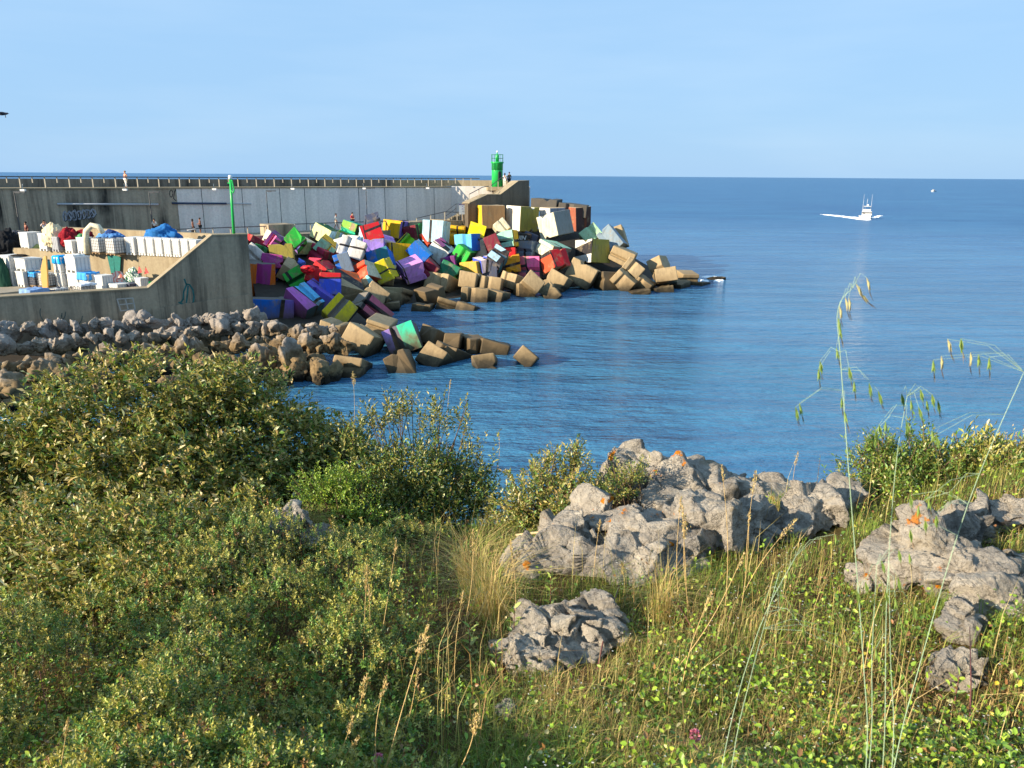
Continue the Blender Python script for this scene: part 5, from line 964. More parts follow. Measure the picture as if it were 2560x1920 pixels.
# ---------------- boats, wake, bird ----------------
def boat(loc, L_, B_, hd, label, fly=True):
    r_ = tag(empty('motor_boat', loc, hd), label, 'boat'); sec = []; n_ = 9
    for i in range(n_):
        u_ = i / (n_ - 1); w = B_ / 2 * (1 - max(0, (u_ - .45) / .55) ** 2.2) * (.92 + .08 * u_); x_ = (u_ - .5) * L_; dk_ = L_ * (.10 + .05 * u_ * u_)
        sec.append([(x_, -max(w, .02), dk_), (x_ + .0, -max(w * .82, .015), dk_ * .35), (x_, 0, -.35), (x_, max(w * .82, .015), dk_ * .35), (x_, max(w, .02), dk_)])
    vs = [p_ for s_ in sec for p_ in s_]; fs = [(i * 5 + k, (i + 1) * 5 + k, (i + 1) * 5 + k + 1, i * 5 + k + 1) for i in range(n_ - 1) for k in range(4)] + [(0, 1, 2, 3, 4)] + [(i * 5 + 4, (i + 1) * 5 + 4, (i + 1) * 5, i * 5) for i in range(n_ - 1)]
    MB().add(vs, fs).build('hull', M['plastic'], r_)
    z1 = L_ * .12
    MB().prism([(-L_ * .22, -B_ * .36, z1), (L_ * .20, -B_ * .34, z1), (L_ * .10, -B_ * .30, z1 + L_ * .15), (-L_ * .22, -B_ * .32, z1 + L_ * .15)], (0, B_ * .68, 0)).build('cabin', M['plastic'], r_, bevel=.05)
    MB().prism([(-L_ * .16, -B_ * .37, z1 + L_ * .065), (L_ * .155, -B_ * .36, z1 + L_ * .065), (L_ * .125, -B_ * .36, z1 + L_ * .12), (-L_ * .16, -B_ * .36, z1 + L_ * .12)], (0, B_ * .73, 0)).build('window_band', M['dark'], r_)
    if fly:
        z2 = z1 + L_ * .15
        MB().box(-L_ * .2, L_ * .05, -B_ * .3, B_ * .3, z2 + .003, z2 + L_ * .07).build('flybridge', M['plastic'], r_, bevel=.05)
        MB().box(-L_ * .18, L_ * .06, -B_ * .3, B_ * .3, z2 + L_ * .17, z2 + L_ * .185).build('canopy', M['plastic'], r_); st_ = MB()
        for x_ in (-L_ * .16, L_ * .03):
            for y_ in (-B_ * .27, B_ * .27): st_.tube([(x_, y_, z2 + L_ * .068), (x_, y_, z2 + L_ * .17)], .03, 5)
        st_.build('canopy_frame', M['steel'], r_); MB().lathe([(.1, z2 + L_ * .19), (.28, z2 + L_ * .21), (.28, z2 + L_ * .23), (.1, z2 + L_ * .25)], 10).build('radar_dome', M['white'], r_)
        for y_, hh in ((-B_ * .42, 4.6), (B_ * .42, 4.6)): MB().tube([(-L_ * .1, y_, z1 + .5), (-L_ * .12, y_ * .94, z2 + hh)], .035, 5, .015).build('outrigger_rod', M['white'], r_)
        MB().tube([(-L_ * .05, -.2, z2 + L_ * .185), (-L_ * .05, -.2, z2 + L_ * .185 + 2)], .03, 5).build('antenna', M['white'], r_)
    return r_
bq = G(2166, 547); boat(bq, 7.6, 2.7, rad(-99), 'white sport fishing boat with tall rods heading shoreward')
bq2 = G(2333, 479); boat(bq2, 6.0, 2.6, rad(205), 'tiny white motor boat far out on the sea', False)
wk = MB(); rw_ = random.Random(8)
def trail(pts_, w0_, w1_, n):
    for i in range(n):
        u_ = i / (n - 1); k = min(int(u_ * (len(pts_) - 1)), len(pts_) - 2); f_ = u_ * (len(pts_) - 1) - k; x_ = pts_[k][0] + (pts_[k + 1][0] - pts_[k][0]) * f_; y_ = pts_[k][1] + (pts_[k + 1][1] - pts_[k][1]) * f_
        q = G(x_, y_) + np.array([rw_.uniform(-.4, .4), rw_.uniform(-1.2, 1.2), 0]); s_ = (w0_ + (w1_ - w0_) * u_) * rw_.uniform(.6, 1.3); wk.lathe([(s_, -.05), (s_ * .7, s_ * .22), (s_ * .2, s_ * .32)], 8, q)
trail([(2058, 536.5), (2090, 540), (2150, 547.5)], .42, 1.1, 60); trail([(2150, 548), (2172, 550)], 1.3, 1.0, 16); trail([(2178, 547), (2202, 539.5)], .7, .35, 22); trail([(2329, 480), (2334, 479.5)], .7, .7, 6)
tag(wk.build('wake', M['foam'], None, True), 'white foam wake spreading behind the sport fishing boat', 'wake', kind='stuff')
bd_ = P(6, 284, 40.0); k = 40 / FOC; bi = tag(empty('bird', bd_), 'dark bird flying at the left edge of the sky', 'bird')
V_, F_ = ICO[4]; bv = V_ * np.array([14, 4.5, 4.2]) * k; bv[:, 2] *= (1 - .5 * np.clip(V_[:, 0], 0, 1)); link('body', npmesh('body', bv, F_, simple('dark plumage', c(52, 46, 56), .8, .15), True), bi)
MB().tube([(10 * k, 0, 0), (16 * k, 0, 0)], 1.6 * k, 6, .3 * k).build('beak', M['ink'], bi)
wm = MB()
for s_ in (-1, 1): wm.prism([(4 * k, s_ * 3 * k, 2 * k), (0, s_ * 22 * k, 3 * k), (-8 * k, s_ * 30 * k, -1 * k), (-7 * k, s_ * 3 * k, 1.5 * k)], (0, 0, .8 * k))
wm.build('wing', simple('grey plumage', c(120, 118, 124), .8, .1), bi); MB().prism([(-12 * k, -2 * k, 0), (-12 * k, 2 * k, 0), (-22 * k, 4 * k, 0), (-22 * k, -4 * k, 0)], (0, 0, .8 * k)).build('tail', M['white'], bi)
MB().tube([(6 * k, 0, -3 * k), (6.5 * k, 0, -9 * k)], .9 * k, 5).build('leg', M['ink'], bi)

# ---------------- plants of the hillside ----------------
rv = np.random.RandomState(11)
def unit(a): return a / np.maximum(np.linalg.norm(a, axis=1), 1e-9)[:, None]
def pick(pal, n):
    w = np.array([p_[1] for p_ in pal], float); i = rv.choice(len(pal), n, p=w / w.sum()); cl = np.array([p_[0] for p_ in pal])[i]
    return np.clip(cl * rv.uniform(.75, 1.25, (n, 1)) * rv.uniform(.92, 1.08, (n, 3)), .004, 1)
def leaves(B, D_, Ln, Wd, tint, fold=.22):     # folded pointed leaves: B base, D_ direction
    n = len(B); D_ = unit(D_); s_ = unit(np.cross(D_, rv.randn(n, 3) * .55 + np.array([0, 0, 1.0]))); nn = np.cross(s_, D_)
    Ln = np.broadcast_to(Ln, n)[:, None]; Wd = np.broadcast_to(Wd, n)[:, None]
    v = np.stack([B, B + D_ * Ln * .45 + s_ * Wd * .5 + nn * Wd * fold, B + D_ * Ln - nn * Ln * .10, B + D_ * Ln * .45 - s_ * Wd * .5 + nn * Wd * fold], 1).reshape(-1, 3)
    i = np.arange(n)[:, None] * 4; F_ = np.concatenate([i + np.array([[0, 1, 2]]), i + np.array([[0, 2, 3]])], 0)
    return v, F_, np.repeat(tint, 4, 0)
def ovals(B, D_, Ln, Wd, tint):                # rounder leaf with six points, for bramble and near leaves
    n = len(B); D_ = unit(D_); s_ = unit(np.cross(D_, rv.randn(n, 3) * .5 + np.array([0, 0, 1.0]))); nn = np.cross(s_, D_)
    Ln = np.broadcast_to(Ln, n)[:, None]; Wd = np.broadcast_to(Wd, n)[:, None]
    v = np.stack([B, B + D_ * Ln * .28 + s_ * Wd * .45 + nn * Wd * .16, B + D_ * Ln * .66 + s_ * Wd * .40 + nn * Wd * .1, B + D_ * Ln - nn * Ln * .12, B + D_ * Ln * .66 - s_ * Wd * .40 + nn * Wd * .1, B + D_ * Ln * .28 - s_ * Wd * .45 + nn * Wd * .16], 1).reshape(-1, 3)
    i = np.arange(n)[:, None] * 6; F_ = np.concatenate([i + np.array([q]) for q in ([0, 1, 2], [0, 2, 3], [0, 3, 4], [0, 4, 5])], 0)
    return v, F_, np.repeat(tint, 6, 0)
def blades(B, Dr, H_, Wd, tint, bend):         # grass blades: five points, three triangles
    n = len(B); s_ = unit(np.cross(Dr, np.array([0, 0, 1.0]) + rv.randn(n, 3) * .05)); up = np.array([0, 0, 1.0]); H_ = H_[:, None]; Wd = np.broadcast_to(Wd, n)[:, None]; bend = bend[:, None]
    m_ = B + (up + Dr * bend * .35) * H_ * .55; tp = B + (up * (1 - .35 * bend) + Dr * bend) * H_
    v = np.stack([B - s_ * Wd * .5, B + s_ * Wd * .5, m_ - s_ * Wd * .4, m_ + s_ * Wd * .4, tp], 1).reshape(-1, 3)
    i = np.arange(n)[:, None] * 5; F_ = np.concatenate([i + np.array([q]) for q in ([0, 1, 3], [0, 3, 2], [2, 3, 4])], 0)
    return v, F_, np.repeat(tint, 5, 0)
def join(parts):
    Vs, Fs, Ts, n = [], [], [], 0
    for v, f, t_ in parts: Vs.append(v); Fs.append(f + n); Ts.append(t_); n += len(v)
    return np.concatenate(Vs), np.concatenate(Fs), np.concatenate(Ts)
def shrub(name, label, lumps, ntw, per, Ln, Wd, pal, cat='shrub', upright=.5, tw=.16, group=None, clusters=0, cpal=None, foot=None):
    """lumps: (px, py, D, r px): the crown is made of leafy twigs on these rounded masses"""
    cs = np.array([P(x, y, D) for x, y, D, r_ in lumps]); rs = np.array([r_ * D / FOC for x, y, D, r_ in lumps])
    w = rs ** 2; ns_ = max(8, ntw // 6); ks = rv.choice(len(cs), ns_, p=w / w.sum()); ds = unit(rv.randn(ns_, 3) + np.array([0, -.35, .35]))
    sh = rv.uniform(.0, 1.0, ns_) ** .40; bump_ = 1 + .30 * pn(ds * 2.6 + ks[:, None] * 7.7) + .16 * pn(ds * 6 + ks[:, None])
    os_ = cs[ks] + ds * (rs[ks] * sh * bump_)[:, None]; own = rv.randint(0, ns_, ntw); k = ks[own]
    spread = np.minimum(.085, rs[k] * .30)[:, None]; o_ = os_[own] + rv.randn(ntw, 3) * spread * np.array([1, 1, .55]); d = unit(ds[own] + rv.randn(ntw, 3) * .35)
    keep = o_[:, 2] > tz(o_[:, 0], o_[:, 1]) - .05; o_, d, k = o_[keep], d[keep], k[keep]; n = len(o_)
    ax = unit(d + np.array([0, -.1, upright]) + rv.randn(n, 3) * .35); tl_ = tw * rv.uniform(.6, 1.4, n)
    B, D_ = [], []
    for j in range(per):
        f_ = (j + .4) / per; a_ = j * 2.4 + rv.uniform(0, .5, n); e1 = unit(np.cross(ax, np.array([.3, .2, 1.0]))); e2 = np.cross(ax, e1)
        rd = e1 * np.cos(a_)[:, None] + e2 * np.sin(a_)[:, None]; B.append(o_ + ax * (tl_ * f_)[:, None]); D_.append(rd * (1.05 - .6 * f_) + ax * (.35 + .6 * f_))
    B = np.concatenate(B); D_ = np.concatenate(D_); m_ = len(B)
    prt = [leaves(B, D_, Ln * rv.uniform(.4, 1.4, m_), Wd * rv.uniform(.7, 1.2, m_), pick(pal, m_))]
    if clusters:                                # flat flower clusters at the twig ends
        ci = rv.choice(n, int(n * clusters), replace=False); q = 9; cb = np.repeat(o_[ci] + ax[ci] * tl_[ci][:, None], q, 0) + rv.randn(len(ci) * q, 3) * .014
        prt.append(leaves(cb, np.repeat(ax[ci], q, 0) + rv.randn(len(cb), 3) * .7, .014, .010, pick(cpal, len(cb))))
    V_, F_, T_ = join(prt)
    base = np.array([cs[:, 0].mean(), cs[:, 1].mean(), 0]); base[2] = tz(base[0], base[1])[0] if foot is None else foot
    r_ = tag(empty(name, base), label, cat, group)
    link('foliage', npmesh('foliage', V_ - base, F_, M['leaf'], False, T_), r_)
    sm_ = MB(); ii = rv.choice(n, min(160, n // 6), replace=False)
    for j in ii:
        root = cs[k[j]] * .35 + base * .65; root = np.array([root[0], root[1], min(root[2], tz(root[0], root[1])[0])]) + rv.randn(3) * np.array([.08, .08, 0])
        midp = root * .45 + o_[j] * .55 + rv.randn(3) * .06; tip = o_[j] + ax[j] * tl_[j] * .8
        sm_.tube([root - base, midp - base, tip - base], .011, 5, .003, False)
    o = sm_.build('stem', M['bark'], r_); return r_
M['bark'] = simple('grey brown bark', c(104, 82, 60), .9, .3, 14)
OL, OL2, GR, DGR, PAL, TANF = (.24, .235, .045), (.38, .34, .085), (.125, .22, .04), (.075, .115, .028), (.62, .57, .30), (.46, .35, .14)
palA = [(OL, 5), (OL2, 3), (GR, 3), (DGR, 2), (PAL, .8), (TANF, 1.5)]; palF = [(TANF, 3), (OL2, 2), ((.36, .28, .12), 2)]
shrub('shrub', 'large olive green shrub with brownish flower clusters in front of the boulder slope', [(450, 1055, 8.0, 160), (330, 1010, 7.8, 130), (560, 1035, 8.1, 150), (210, 1075, 7.6, 135), (130, 1120, 7.5, 120), (540, 1060, 8.2, 140), (680, 1075, 8.2, 125), (110, 1170, 7.2, 120), (770, 1110, 8.3, 95), (840, 1150, 8.4, 80), (430, 1190, 7.3, 190), (620, 1190, 7.6, 150), (260, 1220, 7.0, 160), (30, 1230, 6.9, 120), (-90, 1290, 6.8, 150), (740, 1200, 7.9, 100), (720, 1290, 7.4, 100), (600, 1300, 7.0, 110), (0, 1130, 7.2, 90), (-80, 1180, 7.2, 130), (400, 1200, 8.5, 170), (600, 1250, 8.4, 150), (200, 1240, 8.1, 150), (760, 1250, 8.6, 110), (0, 1290, 8.0, 130)], 8600, 7, .074, .034, palA, clusters=.45, cpal=palF)
shrub('shrub', 'lower olive brown flowering shrub growing in front of the large one', [(420, 1400, 5.9, 150), (250, 1400, 5.7, 150), (560, 1420, 5.9, 130), (100, 1400, 5.8, 130), (330, 1480, 5.2, 140), (480, 1500, 5.2, 110), (150, 1500, 5.2, 110), (-60, 1420, 5.9, 140), (640, 1440, 5.8, 90)], 4200, 7, .058, .027, [(OL, 4), (OL2, 4), (GR, 3), (PAL, .5), (TANF, 1.8)], clusters=.55, cpal=palF)
shrub('shrub', 'dark green upright shrub with pale twig tips right of the large olive shrub', [(960, 1205, 8.0, 90), (1080, 1205, 7.9, 95), (1150, 1225, 7.9, 75), (850, 1140, 8.3, 75), (900, 1200, 7.8, 90), (1010, 1230, 7.6, 110), (1120, 1270, 7.6, 100), (1000, 1320, 7.3, 90), (1180, 1260, 7.8, 50), (820, 1190, 8.1, 90), (770, 1270, 7.9, 90), (860, 1290, 7.6, 80)], 3000, 9, .054, .021, [(DGR, 4), (OL, 3), (GR, 2), (OL2, 1.5), (PAL, .3)], upright=1.3, tw=.2)
sp_ = []
shrub('shrub', 'tall thin twigs of the dark green shrub standing against the water', [(960, 1070, 8.0, 34), (1015, 1060, 8.0, 36), (1090, 1070, 7.9, 34), (1150, 1090, 7.9, 34), (1200, 1150, 7.8, 30), (880, 1080, 8.1, 26), (1045, 1090, 8, 40)], 170, 10, .050, .022, [(OL, 3), (OL2, 2), (PAL, .5), (DGR, 2)], upright=2.2, tw=.26)
shrub('bush', 'small bright yellow green bush between the grey tufted rock and the dark shrub', [(850, 1270, 6.9, 80), (800, 1250, 6.9, 60), (900, 1310, 6.8, 60), (860, 1220, 7.0, 45)], 750, 9, .030, .016, [((.25, .34, .03), 3), ((.16, .27, .03), 3), ((.34, .40, .08), 1)], upright=.9, tw=.12)
shrub('shrub', 'loose arching shrub leaning on the left end of the long outcrop', [(1400, 1220, 7.6, 70), (1340, 1260, 7.5, 70), (1430, 1160, 7.7, 36), (1300, 1310, 7.3, 70), (1460, 1260, 7.4, 50), (1400, 1310, 7.0, 60), (1350, 1190, 7.7, 36)], 850, 9, .050, .021, [(OL2, 3), (OL, 3), (GR, 2), (PAL, .5), (TANF, 1)], upright=.9, tw=.17, clusters=.15, cpal=palF)
shrub('bush', 'little leafy bush in the cleft of the long outcrop', [(1560, 1210, 7.5, 34), (1530, 1240, 7.3, 34), (1600, 1190, 7.6, 22)], 190, 9, .036, .014, [(OL2, 2), (OL, 2), (GR, 2), (PAL, .5)], upright=.9)
shrub('shrub', 'green leafy shrub behind the pointed pale slab', [(2210, 1200, 6.9, 70), (2280, 1180, 7.0, 75), (2180, 1250, 6.7, 60), (2330, 1210, 6.9, 70), (2250, 1270, 6.5, 60), (2190, 1140, 7.0, 34), (2290, 1120, 7.1, 30)], 1350, 9, .046, .018, [(GR, 3), ((.13, .2, .03), 3), (OL, 2), (PAL, .3)], upright=1.2, tw=.18)
shrub('shrub', 'broad leaved olive shrub at the right edge above the flat rock shelf', [(2430, 1200, 6.9, 70), (2500, 1210, 6.8, 75), (2560, 1200, 6.8, 75), (2450, 1150, 7.1, 40), (2390, 1210, 6.9, 50)], 900, 8, .060, .022, [(GR, 2), (OL, 3), (PAL, .8), (OL2, 2)], upright=1.1, tw=.18)
shrub('shrub', 'dry brownish scrub on the bank top at the right edge', [(2540, 1150, 7.6, 55), (2600, 1160, 7.5, 70), (2490, 1180, 7.4, 40)], 700, 8, .028, .009, [(TANF, 2), (OL2, 2), ((.2, .11, .05), 2), (OL, 1)], upright=.8)
# ground cover, thinned where rock shows
ROCKPX = [(1600, 1350, 150, 95), (1760, 1300, 150, 90), (1450, 1400, 110, 60), (2030, 1310, 100, 70), (2290, 1410, 150, 95), (2450, 1460, 130, 90), (2400, 1585, 75, 55), (2395, 1710, 85, 80), (1400, 1640, 150, 75), (1500, 1560, 80, 60), (1265, 1795, 42, 30), (735, 1345, 70, 45), (2500, 1310, 120, 40)]
def scatter(n, x0, x1, d0, d1):
    D = np.exp(rv.uniform(math.log(d0), math.log(d1), n)); px = rv.uniform(x0, x1, n); X = (px - 1280) / FOC * D / math.cos(PITCH) * 1.0; Z = tz(X, D); q = np.c_[X, D, Z]
    v = q - CAM; zc = v @ vF; return q, 1280 + FOC * (v @ vR) / zc, 960 - FOC * (v @ vU) / zc
def clear(px, py, g=1.0):
    k = np.ones(len(px), bool)
    for x, y, a_, b_ in ROCKPX: k &= ((px - x) / (a_ * g)) ** 2 + ((py - y) / (b_ * g)) ** 2 > 1
    return k
q, px, py = scatter(80000, -350, 1500, 2.0, 8.5); xl = 1030 + 150 * pn(np.c_[py / 160, py * 0, py * 0 + 3]) - np.clip(1500 - py, 0, 300) * -.5
k = (px < xl + rv.randn(len(px)) * 60) & clear(px, py); q, px, py = q[k], px[k], py[k]
nm_ = 120; mc = np.c_[rv.uniform(-3.4, .9, nm_), rv.uniform(2.2, 7.2, nm_)]; mr = rv.uniform(.16, .50, nm_); mh = mr * rv.uniform(.7, 1.45, nm_); hb = np.full(len(q), .05)
for a_ in range(nm_):                       # rounded mounds with dark creases between them
    d2 = ((q[:, :2] - mc[a_]) ** 2).sum(1) / mr[a_] ** 2; hb = np.maximum(hb, np.where(d2 < 1, mh[a_] * np.sqrt(np.clip(1 - d2, 0, 1)), 0))
hb = hb * (1 + .35 * fbm(np.c_[q[:, 0] * 5, q[:, 1] * 5, 0 * q[:, 0]], 2)) * np.clip((q[:, 1] - 1.2) / 2.2, .35, 1) * (1 - .6 * np.clip((px - 820) / 260, 0, 1)); kk = rv.uniform(0, 1, len(q)) < .25 + hb * 5
q, px, py, hb = q[kk], px[kk], py[kk], hb[kk]
u_ = rv.uniform(0, 1, len(q)) ** .55; u_ = np.where(rv.uniform(0, 1, len(q)) < .10, u_ * 1.35, u_); q2 = q + np.c_[rv.randn(len(q), 2) * .02, hb * u_]
prt = [leaves(q2, unit(rv.randn(len(q), 3) + np.array([-.2, -.3, .7])), .021 * rv.uniform(.5, 1.1, len(q)) * (1 + .05 * q[:, 1]), .0115 * rv.uniform(.7, 1.3, len(q)), pick([(DGR, 5), (GR, 2), ((.10, .06, .03), 1)], len(q)) * .7)]
sg = rv.choice(len(q), 13500, replace=True); per = 13; sb = q[sg] + np.c_[rv.randn(len(sg), 2) * .012, hb[sg] * rv.uniform(.72, 1.0, len(sg))]; sa = unit(rv.randn(len(sg), 3) * .55 + np.array([-.15, -.1, 1.0])); sl2 = rv.uniform(.035, .10, len(sg)); tint_s = 1.2 * pick([(DGR, 2), (GR, 3.5), (OL, 4), (OL2, 2.4), ((.44, .42, .10), .8), ((.24, .12, .04), .35)], len(sg))
for j_ in range(per):
    f_ = (j_ + .3) / per; a_ = j_ * 2.4 + rv.uniform(0, 1, len(sg)); e1 = unit(np.cross(sa, np.array([.3, .2, 1.0]))); e2 = np.cross(sa, e1); rd = e1 * np.cos(a_)[:, None] + e2 * np.sin(a_)[:, None]
    prt.append(leaves(sb + sa * (sl2 * f_)[:, None], rd * (1.0 - .5 * f_) + sa * (.4 + .5 * f_), .019 * rv.uniform(.6, 1.2, len(sg)) * (1 + .05 * sb[:, 1]), .0105, np.clip(tint_s * rv.uniform(.75, 1.25, (len(sg), 1)), .004, 1)))
V_, F_, T_ = join(prt)
tag(link('undergrowth', npmesh('undergrowth', V_, F_, M['leaf'], False, T_)), kind='stuff')
sm_ = MB(); ii = rv.choice(len(q), 900, replace=False)
for j in ii: sm_.tube([q[j], q[j] + np.array([rv.randn() * .05, rv.randn() * .05, hb[j] * 1.05])], .0022, 4, .001, False)
tag(sm_.build('undergrowth_twigs', M['bark']), kind='stuff')
STR, STR2, GB, GB2 = (.56, .43, .17), (.40, .29, .11), (.18, .25, .035), (.28, .33, .06)
q, px, py = scatter(150000, -300, 2950, 1.7, 8.6)
dens = np.where(px > 1180 + 120 * pn(np.c_[py / 140, py * 0, py * 0 + 9]), 1.0, .26); dens = dens * (.55 + .45 * np.clip(fbm(np.c_[q[:, 0] * 1.3, q[:, 1] * 1.3, 0 * px + 31], 3) + .6, 0, 1.2)); dens = np.where((px > 2150) & (py > 1650), dens * .45, dens)
k = (rv.uniform(0, 1, len(px)) < dens) & clear(px, py, .92); q, px, py = q[k], px[k], py[k]; n = len(q)
dry = np.clip(.30 + .9 * pn(np.c_[q[:, 0] * .9, q[:, 1] * .9, 0 * px + 77]) + (py - 1500) / 3500, .06, .9); isd = rv.uniform(0, 1, n) < dry
tn_ = np.where(isd[:, None], pick([(STR, 3), (STR2, 3), ((.22, .12, .05), 1)], n), pick([(GB, 3), (GB2, 2), (GR, 2), (OL, 2)], n))
hh = rv.uniform(.05, .20, n) * (1 + .5 * np.clip(fbm(np.c_[q[:, 0] * 2, q[:, 1] * 2, 0 * px], 2), -.8, 1)) * np.clip((q[:, 1] - .6) / 2.2, .4, 1)
dr = unit(np.c_[rv.randn(n, 2) + np.array([.25, 0]), np.zeros(n)]); V_, F_, T_ = blades(q, dr, hh, .0032 * rv.uniform(.6, 1.3, n), tn_, rv.uniform(.15, 1.3, n))
tag(link('grass', npmesh('grass', V_, F_, M['grass'], False, T_)), kind='stuff')
q, px, py = scatter(1300, 900, 2750, 2.6, 8.0); k = clear(px, py, 1.0) & (pn(np.c_[q[:, 0] * 1.6, q[:, 1] * 1.6, 0 * px + 3]) > .05); q = q[k]; n = len(q)
V_, F_, T_ = blades(q, unit(np.c_[rv.randn(n, 2) + np.array([.3, 0]), np.zeros(n)]), rv.uniform(.25, .62, n), .0034, pick([(STR, 3), (STR2, 2), ((.45, .27, .10), 1)], n), rv.uniform(.02, .8, n))
tag(link('straw', npmesh('straw', V_, F_, M['grass'], False, T_)), kind='stuff')
q, px, py = scatter(900, 1300, 2750, 2.4, 7.0); k = clear(px, py); q = q[k]; n = len(q); q = np.repeat(q + np.c_[np.zeros((n, 2)), rv.uniform(.05, .16, n)], 5, 0); a_ = np.tile(np.arange(5) * 1.2566, n)
V_, F_, T_ = leaves(q, np.c_[np.cos(a_), np.sin(a_), .25 + 0 * a_], .006, .004, pick([((.8, .78, .7), 1)], len(q))); tag(link('white_blossoms', npmesh('white_blossoms', V_, F_, M['leaf'], False, T_)), kind='stuff')
# low broad leaves among the grass
q, px, py = scatter(70000, -300, 2900, 1.8, 8.0)
dens = np.where((px > 1600) & (py > 1560), .95, .42) * np.clip(fbm(np.c_[q[:, 0] * 1.7, q[:, 1] * 1.7, 0 * px + 51], 3) + .62, 0, 1)
k = (rv.uniform(0, 1, len(px)) < dens) & clear(px, py); q, px, py = q[k], px[k], py[k]; n = len(q)
q = q + np.c_[rv.randn(n, 2) * .02, rv.uniform(.0, .30, n) ** 1.5 + .01]
V_, F_, T_ = ovals(q, unit(rv.randn(n, 3) + np.array([-.3, -.5, .35])), .030 * rv.uniform(.5, 1.3, n), .021 * rv.uniform(.6, 1.2, n), pick([((.22, .34, .03), 3), ((.12, .21, .025), 3), ((.34, .45, .05), 2), ((.5, .47, .22), .4), ((.26, .13, .05), .5), ((.5, .42, .05), .15)], n))
tag(link('bramble_leaves', npmesh('bramble_leaves', V_, F_, M['leaf'], False, T_)), kind='stuff')
# brown litter and moss at the foot of the pale slabs
q, px, py = scatter(60000, 1900, 2800, 2.2, 6.0); k = (((px - 2350) / 330) ** 2 + ((py - 1640) / 190) ** 2 < 1) & clear(px, py, .8); q = q[k]; n = len(q)
V_, F_, T_ = leaves(q + np.c_[rv.randn(n, 2) * .01, rv.uniform(0, .03, n)], unit(rv.randn(n, 3) + np.array([0, 0, .2])), .022 * rv.uniform(.5, 1.3, n), .006, pick([((.24, .13, .045), 3), ((.15, .08, .03), 2), ((.30, .20, .06), 2), ((.10, .10, .03), 1)], n))
tag(link('leaf_litter', npmesh('leaf_litter', V_, F_, M['leaf'], False, T_)), kind='stuff')
# tufts of dry grass on and beside the rocks
def tuft(x, y, D, n, h_, pal, label, spread=.12, lean=(0, 0)):
    b_ = P(x, y, D) if D else hit(x, y); B = np.c_[rv.randn(n, 2) * spread * .35, np.zeros(n)]; dr = unit(np.c_[B[:, :2] * 6 + rv.randn(n, 2) * .4 + np.array(lean), np.zeros(n)])
    V_, F_, T_ = blades(B, dr, h_ * rv.uniform(.5, 1.2, n), .003, pick(pal, n), rv.uniform(.2, 1.4, n)); o = link('grass_tuft', npmesh('grass_tuft', V_, F_, M['grass'], False, T_)); o.location = b_; return tag(o, label, 'grass tuft')
DRY = [(STR, 4), (STR2, 2), (GB2, .6)]
tuft(770, 1325, 6.45, 500, .22, [(STR, 2), (STR2, 2), (GB2, 2)], 'arching tuft of dry grass on the rock under the bright green bush', .2, (.6, 0))
tuft(2395, 1415, 4.95, 420, .16, DRY, 'straw coloured tuft in the notch between the two pale slabs', .18); tuft(2500, 1360, 5.9, 600, .18, [(GB, 3), (GR, 2), (GB2, 1)], 'dark green tuft of grass on the flat rock shelf', .3)
tuft(2230, 1395, None, 260, .2, [(GB, 2), (STR, 1)], 'thin tuft at the left foot of the pointed pale slab', .15); tuft(1225, 1560, None, 300, .62, DRY, 'tall straw clump standing left of the slanting grey rock', .13); tuft(1180, 1480, None, 240, .60, DRY, 'straw clump just behind the tall straw clump, left of the long outcrop', .10)
tuft(1650, 1560, None, 160, .52, DRY, 'upright orange straw clump in the grass below the middle of the long outcrop', .08); tuft(1350, 1700, None, 200, .12, [(GB2, 3), (GB, 2)], 'fresh green tuft at the low end of the slanting grey rock', .12)
# tall single stalks with seed heads
def stalk_parts(r_, base, tip, seed):
    q_ = np.random.RandomState(seed); ax = tip - base; L_ = np.linalg.norm(ax); sd_ = np.cross(ax / L_, np.array([0, 1.0, 0])); b_ = q_.uniform(-.05, .05) * L_; u_ = np.linspace(0, 1, 10)
    pts = ax[None] * u_[:, None] + sd_[None] * (b_ * np.sin(u_ * 3.14))[:, None]; MB().tube(pts, .0026, 5, .0012, False).build('stem', M['straw'], r_)
    fe = seed % 3 == 0; hl = min(.16 if fe else .10, L_ * .35) / L_; n = 120 if fe else 50; v = q_.uniform(1 - hl, 1.0, n); B = np.stack([np.interp(v, u_, pts[:, a_]) for a_ in range(3)], 1)
    wd = (.011 if fe else .005) * np.sin(np.clip((v - (1 - hl)) / hl, .05, .97) * 3.1416)[:, None]; V_, F_, T_ = leaves(B + q_.randn(n, 3) * wd, unit(q_.randn(n, 3) * .35 + ax / L_), .017, .0052, pick([(STR, 3), ((.62, .48, .26), 2)], n))
    link('seed_head', npmesh('seed_head', V_, F_, M['grass'], False, T_), r_)
M['straw'] = simple('dry straw', c(206, 174, 116), .7, .2, 20)
def from8(x, y): return 800 + x / 2.458, 1350 + y / 2.458
def from5(x, y): return 1200 + x / 2.765, 1100 + y / 2.765
STK = [from8(*a_) + from8(*b_) for a_, b_ in (((265, 860), (290, 160)), ((310, 880), (300, 280)), ((330, 850), (470, 0)), ((400, 1400), (660, 530)), ((350, 1400), (410, 850)), ((480, 1300), (600, 800)), ((240, 1300), (290, 830)), ((50, 1400), (200, 1090)), ((110, 1390), (240, 1215)), ((850, 1390), (960, 1070)), ((830, 1000), (880, 320)), ((1190, 600), (1170, 10)), ((870, 600), (940, -60)))]
